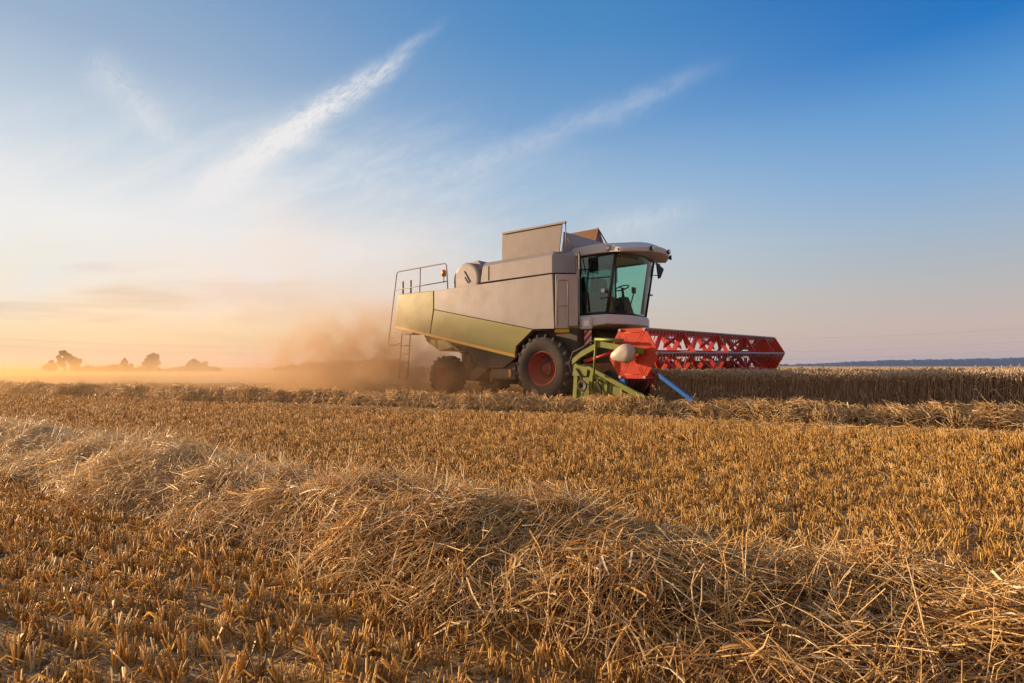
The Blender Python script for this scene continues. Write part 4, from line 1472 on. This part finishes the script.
def build_header():
    bm = bmesh.new()
    prism_pts = [(2.95, 0.28), (2.95, 1.02), (3.05, 1.05), (3.1, 0.35), (4.5, 0.16), (4.5, 0.12)]
    a = [bm.verts.new(q(u, -3.9, tl(h, -3.9))) for u, h in prism_pts]
    b = [bm.verts.new(q(u, 4.0, tl(h, 4.0))) for u, h in prism_pts]
    bm.faces.new(a)
    bm.faces.new(b[::-1])
    for i in range(len(a)):
        j = (i + 1) % len(a)
        bm.faces.new((a[i], b[i], b[j], a[j]))
    hd = obj('header_frame', bm, M['green2'], root)
    # near end panel with ribs
    for sv in (1, -1):
        v0 = 4.06 if sv > 0 else -3.86
        v1 = v0 + 0.07 * sv
        bm = bmesh.new()

        def pr(poly, c0, c1):
            A = [bm.verts.new(q(u, c0, tl(h, c0))) for u, h in poly]
            B = [bm.verts.new(q(u, c1, tl(h, c1))) for u, h in poly]
            bm.faces.new(A)
            bm.faces.new(B[::-1])
            for i in range(len(A)):
                j = (i + 1) % len(A)
                bm.faces.new((A[i], B[i], B[j], A[j]))
        pr([(2.90, 0.16), (2.92, 1.02), (3.12, 1.00), (3.3, 0.86), (4.42, 0.34), (4.6, 0.14), (4.5, 0.06), (3.2, 0.08)], v0 - 0.02 * sv, v1)
        ep = obj('end_panel', bm, M['green2'], hd, 0.01)
        bm = bmesh.new()
        o0, o1 = v1 + 0.002 * sv, v1 + 0.055 * sv
        pr([(2.86, 0.80), (2.90, 1.06), (3.24, 1.00), (3.20, 0.80)], o0, o1)                # top corner box
        pr([(3.18, 0.97), (3.26, 1.00), (4.50, 0.44), (4.54, 0.30)], o0, o1 + 0.02 * sv)    # top rail
        for (u0, u1, lo, hi) in ((2.88, 2.97, 0.12, 0.85), (3.26, 3.34, 0.12, 0.92), (3.62, 3.68, 0.12, 0.76), (3.95, 4.01, 0.12, 0.62), (4.22, 4.27, 0.12, 0.50)):
            pr([(u0 - 0.05, lo), (u0, hi), (u1, hi), (u1 - 0.05, lo)], o0, o1 - 0.02 * sv)
        pr([(2.9, 0.10), (2.9, 0.18), (4.5, 0.14), (4.5, 0.07)], o0, o1)
        pr([(3.34, 0.62), (3.36, 0.70), (3.62, 0.50), (3.60, 0.42)], o0, o1 - 0.03 * sv)
        pr([(3.0, 0.40), (3.0, 0.64), (3.22, 0.64), (3.22, 0.40)], o0, o1 - 0.05 * sv)
        obj('rib', bm, M['green2'], hd, 0.008)
        bm = bmesh.new()
        tube(bm, [(4.45, v1, tl(0.3, v1)), (5.0, v1 + 0.02 * sv, tl(0.16, v1)), (5.25, v1, tl(0.10, v1))], [0.10, 0.07, 0.02], 10)
        obj('crop_divider', bm, M['green2'], hd)
    for (u, h, r_) in ((3.12, 0.60, 0.11), (3.52, 0.40, 0.08), (3.46, 0.72, 0.05)):
        bm = bmesh.new()
        lathe(bm, [(r_ * 0.3, 4.21), (r_ * 0.35, 4.235), (r_ * 0.8, 4.225), (r_, 4.24), (r_, 4.20), (0.0, 4.19)], 22, (u, 0, tl(h, 4.1)))
        obj('pulley', bm, M['dark'], hd)
    bm = bmesh.new()
    for a_, b_ in (((3.12, 0.71), (3.52, 0.48)), ((3.12, 0.49), (3.52, 0.32))):
        tube(bm, [(a_[0], 4.22, a_[1]), (b_[0], 4.22, b_[1])], 0.012, 6)
    obj('drive_belt', bm, M['rubber'], hd)
    bm = bmesh.new()
    hexa(bm, [(3.72, 4.17, 0.14), (4.1, 4.17, 0.13), (4.1, 4.22, 0.13), (3.72, 4.22, 0.14), (3.72, 4.17, 0.46), (3.98, 4.17, 0.36), (3.98, 4.22, 0.36), (3.72, 4.22, 0.46)])
    obj('belt_guard', bm, M['yellow'], hd, 0.01)
    bm = bmesh.new()
    tube(bm, [(3.4, 4.16, tl(0.75, 4.1)), (3.55, 4.18, 0.5), (3.5, 4.17, 0.2)], 0.018)
    tube(bm, [(2.95, 4.2, 0.95), (3.2, 4.2, 0.6), (3.05, 4.2, 0.25)], 0.014)
    tube(bm, [(3.8, 4.18, 0.62), (3.72, 4.2, 0.35), (3.86, 4.18, 0.18)], 0.012)
    tube(bm, [(2.78, 4.0, 0.75), (2.72, 4.1, 1.05), (2.85, 4.15, 1.28), (3.1, 4.15, 1.38), (3.3, 4.16, 1.50), (3.5, 4.15, 1.49)], 0.020)
    tube(bm, [(2.85, 4.12, 0.9), (2.80, 4.12, 1.1), (3.0, 4.14, 1.24), (3.2, 4.14, 1.40), (3.45, 4.14, 1.42)], 0.014)
    obj('hose', bm, M['rubber'], hd)
    # auger
    bm = bmesh.new()
    tube(bm, [(3.55, -3.8, tl(0.62, -3.8)), (3.55, 4.0, tl(0.62, 4.0))], 0.17, 16)
    n = 240
    prev = None
    for i in range(n + 1):
        v = 4.0 - 7.8 * i / n
        a = (i / n) * 2 * pi * 13 * (1 if v > 0 else -1)
        p0, p1 = (3.55 + 0.16 * cos(a), v, tl(0.62, v) + 0.16 * sin(a)), (3.55 + 0.30 * cos(a), v, tl(0.62, v) + 0.30 * sin(a))
        cur = [bm.verts.new(q(*p0)), bm.verts.new(q(*p1))]
        if prev:
            bm.faces.new((prev[0], prev[1], cur[1], cur[0]))
        prev = cur
    obj('auger', bm, M['dark'], hd)
    # knife fingers
    bm = bmesh.new()
    for i in range(90):
        v = 3.95 - 7.75 * i / 89
        tube(bm, [(4.48, v, tl(0.14, v)), (4.62, v, tl(0.13, v))], [0.018, 0.005], 4)
    obj('cutter_bar', bm, M['steel'], hd)
    # blue crop stick ahead of the near corner, small blue cap under the reel
    bm = bmesh.new()
    plate(bm, [(4.75, 4.14, 0.88), (4.78, 4.14, 0.77), (5.40, 4.14, 0.34), (5.41, 4.14, 0.42)], 0.05)
    obj('crop_lifter', bm, M['blue'], hd, 0.01)
    bm = bmesh.new()
    box(bm, 3.93, 4.05, 4.05, 4.15, 0.62, 0.76)
    tube(bm, [(3.97, 4.1, 0.76), (4.01, 4.1, 0.85)], 0.02)
    obj('cylinder_cap', bm, M['blue'], hd, 0.02)


RC = (4.22, 1.24)
RR = 0.535


def build_reel():
    cu = RC[0]

    def hv(k, r=RR):
        a = pi / 3 * k
        return r * cos(a), r * sin(a)
    # central tube
    bm = bmesh.new()
    tube(bm, [(cu, -3.85, tl(RC[1], -3.85)), (cu, 4.1, tl(RC[1], 4.1))], 0.075, 12)
    reel = obj('reel', bm, M['darkred'], root)
    for v, far in ((4.14, False), (-3.86, True)):
        bm = bmesh.new()
        ch = tl(RC[1], v)
        n_ = Vector((0, 1, 0))
        corners = []
        for k in range(6):      # cut corners
            c = Vector(hv(k, RR * 1.03))
            p, s = Vector(hv(k - 1, RR * 1.03)), Vector(hv(k + 1, RR * 1.03))
            corners += [c + (p - c).normalized() * 0.05, c + (s - c).normalized() * 0.05]
        plate(bm, [(cu + c.x, v, ch + c.y) for c in corners], 0.03, n_)
        sd_ = 1 if not far else 1
        for k in range(6):      # pressed ribs
            c = Vector(hv(k, 1)).normalized()
            t = Vector((-c.y, c.x))
            for w_ in (-0.022, 0.022):
                a, b = c * 0.14 + t * w_, c * (RR - 0.05) + t * w_
                tube(bm, [(cu + a.x, v + 0.013, ch + a.y), (cu + b.x, v + 0.013, ch + b.y)], 0.006, 5)
            # raised triangular field outline
            m1, m2 = Vector(hv(k, RR * 0.86)), Vector(hv(k + 1, RR * 0.86))
            e = (m2 - m1).normalized()
            a, b = m1 + e * 0.06, m2 - e * 0.06
            tube(bm, [(cu + a.x, v + 0.013, ch + a.y), (cu + b.x, v + 0.013, ch + b.y)], 0.006, 5)
        ep = obj('end_plate', bm, M['red'], reel)
        for k in range(6):
            bm = bmesh.new()
            c = hv(k, RR * 0.97)
            tube(bm, [(cu + c[0], v + 0.012, ch + c[1]), (cu + c[0], v + 0.045, ch + c[1])], 0.028, 8)
            obj('bearing', bm, M['cover'], reel)
    # star supports: six-armed plates with a rim
    for v in (2.45, 0.55, -1.35, -2.9):
        bm = bmesh.new()
        ch = tl(RC[1], v)
        for k in range(6):
            c, d = Vector(hv(k)), Vector(hv(k + 1))
            mid = (c + d) / 2
            e = (d - c).normalized()
            nrm = mid.normalized()
            # rim segment
            o1, o2 = c * 1.0, d * 1.0
            i1, i2 = c * 0.84, d * 0.84
            plate(bm, [(cu + p.x, v, ch + p.y) for p in (o1, o2, i2, i1)], 0.035, Vector((0, 1, 0)))
            # arm from hub to the middle of each side, splitting to both corners
            t = Vector((-c.y, c.x)).normalized()
            plate(bm, [(cu + p.x, v, ch + p.y) for p in (c.normalized() * 0.06 + t * 0.045, c * 0.85 + t * 0.05, c * 0.85 - t * 0.05, c.normalized() * 0.06 - t * 0.045)], 0.034, Vector((0, 1, 0)))
        obj('star_support', bm, M['darkred'], reel)
    # lattice braces along the reel between the stars (the V shaped webs)
    vs = [4.12, 2.45, 0.55, -1.35, -2.9, -3.84]
    for k in range(6):
        c = hv(k)
        bm = bmesh.new()
        tube(bm, [(cu + c[0], -3.84, tl(RC[1] + c[1], -3.84)), (cu + c[0], 4.12, tl(RC[1] + c[1], 4.12))], 0.022, 8)
        for i in range(52):     # spring tines hang from the bar
            v = 4.0 - 7.75 * i / 51
            h = tl(RC[1] + c[1], v)
            tube(bm, [(cu + c[0], v, h - 0.015), (cu + c[0] - 0.02, v, h - 0.09), (cu + c[0] - 0.055, v, h - 0.20)], [0.010, 0.008, 0.006], 4)
        obj('tine_bar', bm, M['steel'] if k in (0, 1) else M['darkred'], reel)
        bm = bmesh.new()
        d_ = hv(k, RR * 0.12)
        for a, b in zip(vs, vs[1:]):
            if a - b < 1.2:
                continue
            m1, m2 = a + (b - a) * 0.33, a + (b - a) * 0.67
            for (va, vb, ra, rb) in ((a, m1, 1.0, 0.3), (b, m2, 1.0, 0.3)):
                pa = (cu + c[0] * 0.94 * ra, va, tl(RC[1] + c[1] * 0.94 * ra, va))
                pb = (cu + c[0] * rb, vb, tl(RC[1] + c[1] * rb, vb))
                A, B = q(*pa), q(*pb)
                rad = Vector((c[0], 0, c[1])).normalized()
                dirv = (B - A).normalized()
                side = dirv.cross(rad.cross(dirv)).normalized()
                side = (rad - dirv * rad.dot(dirv)).normalized()
                nn = dirv.cross(side).normalized()
                quad = [A + side * 0.05, B + side * 0.05, B - side * 0.05, A - side * 0.05]
                top = [bm.verts.new(p + nn * 0.012) for p in quad]
                bo = [bm.verts.new(p - nn * 0.012) for p in quad]
                bm.faces.new(top)
                bm.faces.new(bo[::-1])
                for i in range(4):
                    j = (i + 1) % 4
                    bm.faces.new((top[i], bo[i], bo[j], top[j]))
            A0, A1 = q(cu + c[0] * 0.90, a, tl(RC[1] + c[1] * 0.90, a)), q(cu + c[0] * 0.90, b, tl(RC[1] + c[1] * 0.90, b))
            rad = Vector((c[0], 0, c[1])).normalized()
            quad = [A0 + rad * 0.035, A1 + rad * 0.035, A1 - rad * 0.045, A0 - rad * 0.045]
            nn = (A1 - A0).cross(rad).normalized()
            top = [bm.verts.new(p + nn * 0.010) for p in quad]
            bo = [bm.verts.new(p - nn * 0.010) for p in quad]
            bm.faces.new(top)
            bm.faces.new(bo[::-1])
            for i in range(4):
                j = (i + 1) % 4
                bm.faces.new((top[i], bo[i], bo[j], top[j]))
        obj('web_brace', bm, M['darkred'], reel)
    # lift arms, ram and drive cover
    for v in (4.24, -3.96):
        bm = bmesh.new()
        A = [(2.92, v, 1.10), (3.12, v, 1.24), (3.56, v, 1.44), (4.0, v, 1.36), (4.50, v, 1.28)]
        for (u0, _, h0), (u1, _, h1) in zip(A, A[1:]):
            hexa(bm, [(u0, v - 0.04, tl(h0, v) - 0.065), (u1, v - 0.04, tl(h1, v) - 0.06), (u1, v + 0.04, tl(h1, v) - 0.06), (u0, v + 0.04, tl(h0, v) - 0.065),
                      (u0, v - 0.04, tl(h0, v) + 0.05), (u1, v - 0.04, tl(h1, v) + 0.05), (u1, v + 0.04, tl(h1, v) + 0.05), (u0, v + 0.04, tl(h0, v) + 0.05)])
        tube(bm, [(3.50, v + 0.05, tl(1.56, v)), (3.44, v + 0.05, tl(0.82, v))], 0.022)
        tube(bm, [(3.48, v + 0.05, tl(1.53, v)), (4.1, v + 0.05, tl(1.49, v))], 0.030)
        obj('lift_arm', bm, M['green2'], reel)
        bm = bmesh.new()
        tube(bm, [(3.15, v - 0.06, tl(1.10, v)), (3.95, v - 0.06, tl(1.30, v))], 0.035)
        obj('hydraulic_ram', bm, M['red'], reel)
    bm = bmesh.new()
    outl = [(a_ + 0.07, b_) for a_, b_ in [(3.80, 1.17), (3.82, 1.24), (3.98, 1.37), (4.06, 1.41), (4.16, 1.42), (4.26, 1.37), (4.31, 1.28), (4.30, 1.17), (4.24, 1.09), (4.12, 1.05), (3.95, 1.09), (3.84, 1.12)]]
    lay = []
    cx_, ch_ = 4.19, 1.23
    for (vv, k) in ((4.28, 1.0), (4.36, 1.0), (4.41, 0.93), (4.44, 0.75), (4.45, 0.3)):
        lay.append([bm.verts.new(q(cx_ + (u - cx_) * k, vv, ch_ + (h - ch_) * k)) for u, h in outl])
    for a, b in zip(lay, lay[1:]):
        for i in range(len(outl)):
            j = (i + 1) % len(outl)
            bm.faces.new((a[i], a[j], b[j], b[i])).smooth = True
    bm.faces.new(lay[0][::-1])
    bm.faces.new(lay[-1])
    obj('drive_cover', bm, M['cover'], reel)


build_body()
build_cab()
wheel(0.95, 0.72, 0.47, 20, 0.0, 1.24, 1, 'front_wheel')
wheel(0.95, 0.72, 0.47, 20, 0.0, -1.24, -1, 'front_wheel')
wheel(0.68, 0.48, 0.34, 18, -4.28, 1.14, 1, 'rear_wheel')
wheel(0.68, 0.48, 0.34, 18, -4.28, -1.14, -1, 'rear_wheel')
build_header()
build_reel()


# ------------------------------------------------------------------ air
def haze():
    bm = bmesh.new()
    x0, x1, y0, y1, z0, z1 = -4200, 5200, -60, 4600, -24, 62
    v = [bm.verts.new(p) for p in ((x0, y0, z0), (x1, y0, z0), (x1, y1, z0), (x0, y1, z0), (x0, y0, z1), (x1, y0, z1), (x1, y1, z1), (x0, y1, z1))]
    for f in ((0, 1, 2, 3), (7, 6, 5, 4), (0, 4, 5, 1), (1, 5, 6, 2), (2, 6, 7, 3), (3, 7, 4, 0)):
        bm.faces.new([v[i] for i in f])
    m_, t = mat('field_haze')
    p = t.n('ShaderNodeVolumePrincipled', {'Color': (0.35, 0.55, 1.0, 1), 'Density': 0.00010, 'Anisotropy': 0.3})
    t.n('ShaderNodeOutputMaterial', {1: p.outputs[0]})
    o = obj('haze', bm, m_)
    props(o, 'thin evening haze over the whole field', 'haze', kind='stuff')


def dust(name, label, centre, size, rot, dens, scale, col, thr, seed, floor=0.0, step=1.0):
    """closed blob of drifting dust with a ragged, noise-shaped inside"""
    bm = bmesh.new()
    bmesh.ops.create_icosphere(bm, subdivisions=3, radius=1.0)
    for v in bm.verts:
        v.co.z = max(v.co.z, floor)
        v.co = Vector((v.co.x * size[0], v.co.y * size[1], v.co.z * size[2]))
    m_, t = mat(name + '_volume')
    tc = t.n('ShaderNodeTexCoord').outputs['Object']
    nrm = t.vm('MULTIPLY', tc, tuple(1.0 / s for s in size))
    r = t.vm('LENGTH', nrm)
    fall = t.m('SUBTRACT', 1.0, t.smooth(r, 0.25, 1.0))
    nz = t.noise(t.vm('ADD', tc, (seed, seed * 2, 0)), scale, 4, 0.6, 0.3)
    d = t.m('MULTIPLY', t.m('MULTIPLY', fall, t.smooth(nz, thr[0], thr[1])), dens)
    p = t.n('ShaderNodeVolumePrincipled', {'Color': (*col, 1), 'Density': d, 'Anisotropy': 0.3})
    t.n('ShaderNodeOutputMaterial', {1: p.outputs[0]})
    m_.cycles.volume_step_rate = step if hasattr(m_.cycles, 'volume_step_rate') else 1
    o = obj(name, bm, m_, loc=centre, rot=(0, 0, rot))
    props(o, label, 'dust', kind='stuff')


haze()
dust('dust_cloud', 'dense brown dust boiling out behind the harvester tail', (-5.0, 19.4, 0.0), (6.6, 3.8, 3.7), radians(-35), 1.05, 1.2, (0.60, 0.405, 0.235), (0.40, 0.62), 1.0, floor=-0.02)
dust('dust_cloud', 'low dust rolling under and around the rear wheel', (-0.4, 16.6, 0.0), (3.8, 2.0, 1.7), radians(-41), 0.42, 0.9, (0.50, 0.32, 0.17), (0.35, 0.65), 4.0, floor=-0.02)
dust('dust_cloud', 'pale dust drifting high and left over the open field', (-12, 30, 0.0), (20, 11, 11.5), radians(-25), 0.055, 0.22, (0.72, 0.58, 0.44), (0.38, 0.64), 7.0, floor=-0.02)
dust('dust_cloud', 'wide golden dust layer lying low over the far left field', (-45, 46, -0.6), (74, 34, 3.4), radians(-27), 0.024, 0.05, (0.80, 0.53, 0.24), (0.10, 0.50), 9.0, floor=-0.05)

dust('dust_cloud', 'low golden dust creeping over the stubble at the far left end of the straw row', (-24, 21.5, -0.2), (14, 6, 1.9), radians(-25), 0.09, 0.25, (0.85, 0.58, 0.28), (0.25, 0.6), 3.0, floor=-0.05)


def chaff():
    """bits of straw and husk thrown up behind the chopper"""
    n = 2600
    k = rng.random(n) ** 1.4
    u = -5.6 - 6.5 * k
    v = rng.normal(size=n) * (0.9 + 1.6 * k) + 0.3 + 1.0 * k
    h = np.abs(rng.normal(size=n)) * (0.55 + 0.6 * k) + 0.15
    x = OX + FX * u + NX * v
    y = OY + FY * u + NY * v
    c = np.stack([x, y, h], 1)
    d = rng.normal(size=(n, 3))
    d /= np.linalg.norm(d, axis=1, keepdims=True)
    L = 0.012 + 0.03 * rng.random(n) ** 2
    P = np.stack([c - d * L[:, None], c + rng.normal(size=(n, 3)) * 0.003, c + d * L[:, None]], 1)
    stuff('flying_chaff', [strands(P, np.full((n, 3), 0.005), np.clip(0.35 + 0.3 * rng.normal(size=n), 0, 1), 4, False, flat=True)], M['straw'], 'bits of straw and husk flying in the dust behind the harvester', 'chaff')


chaff()
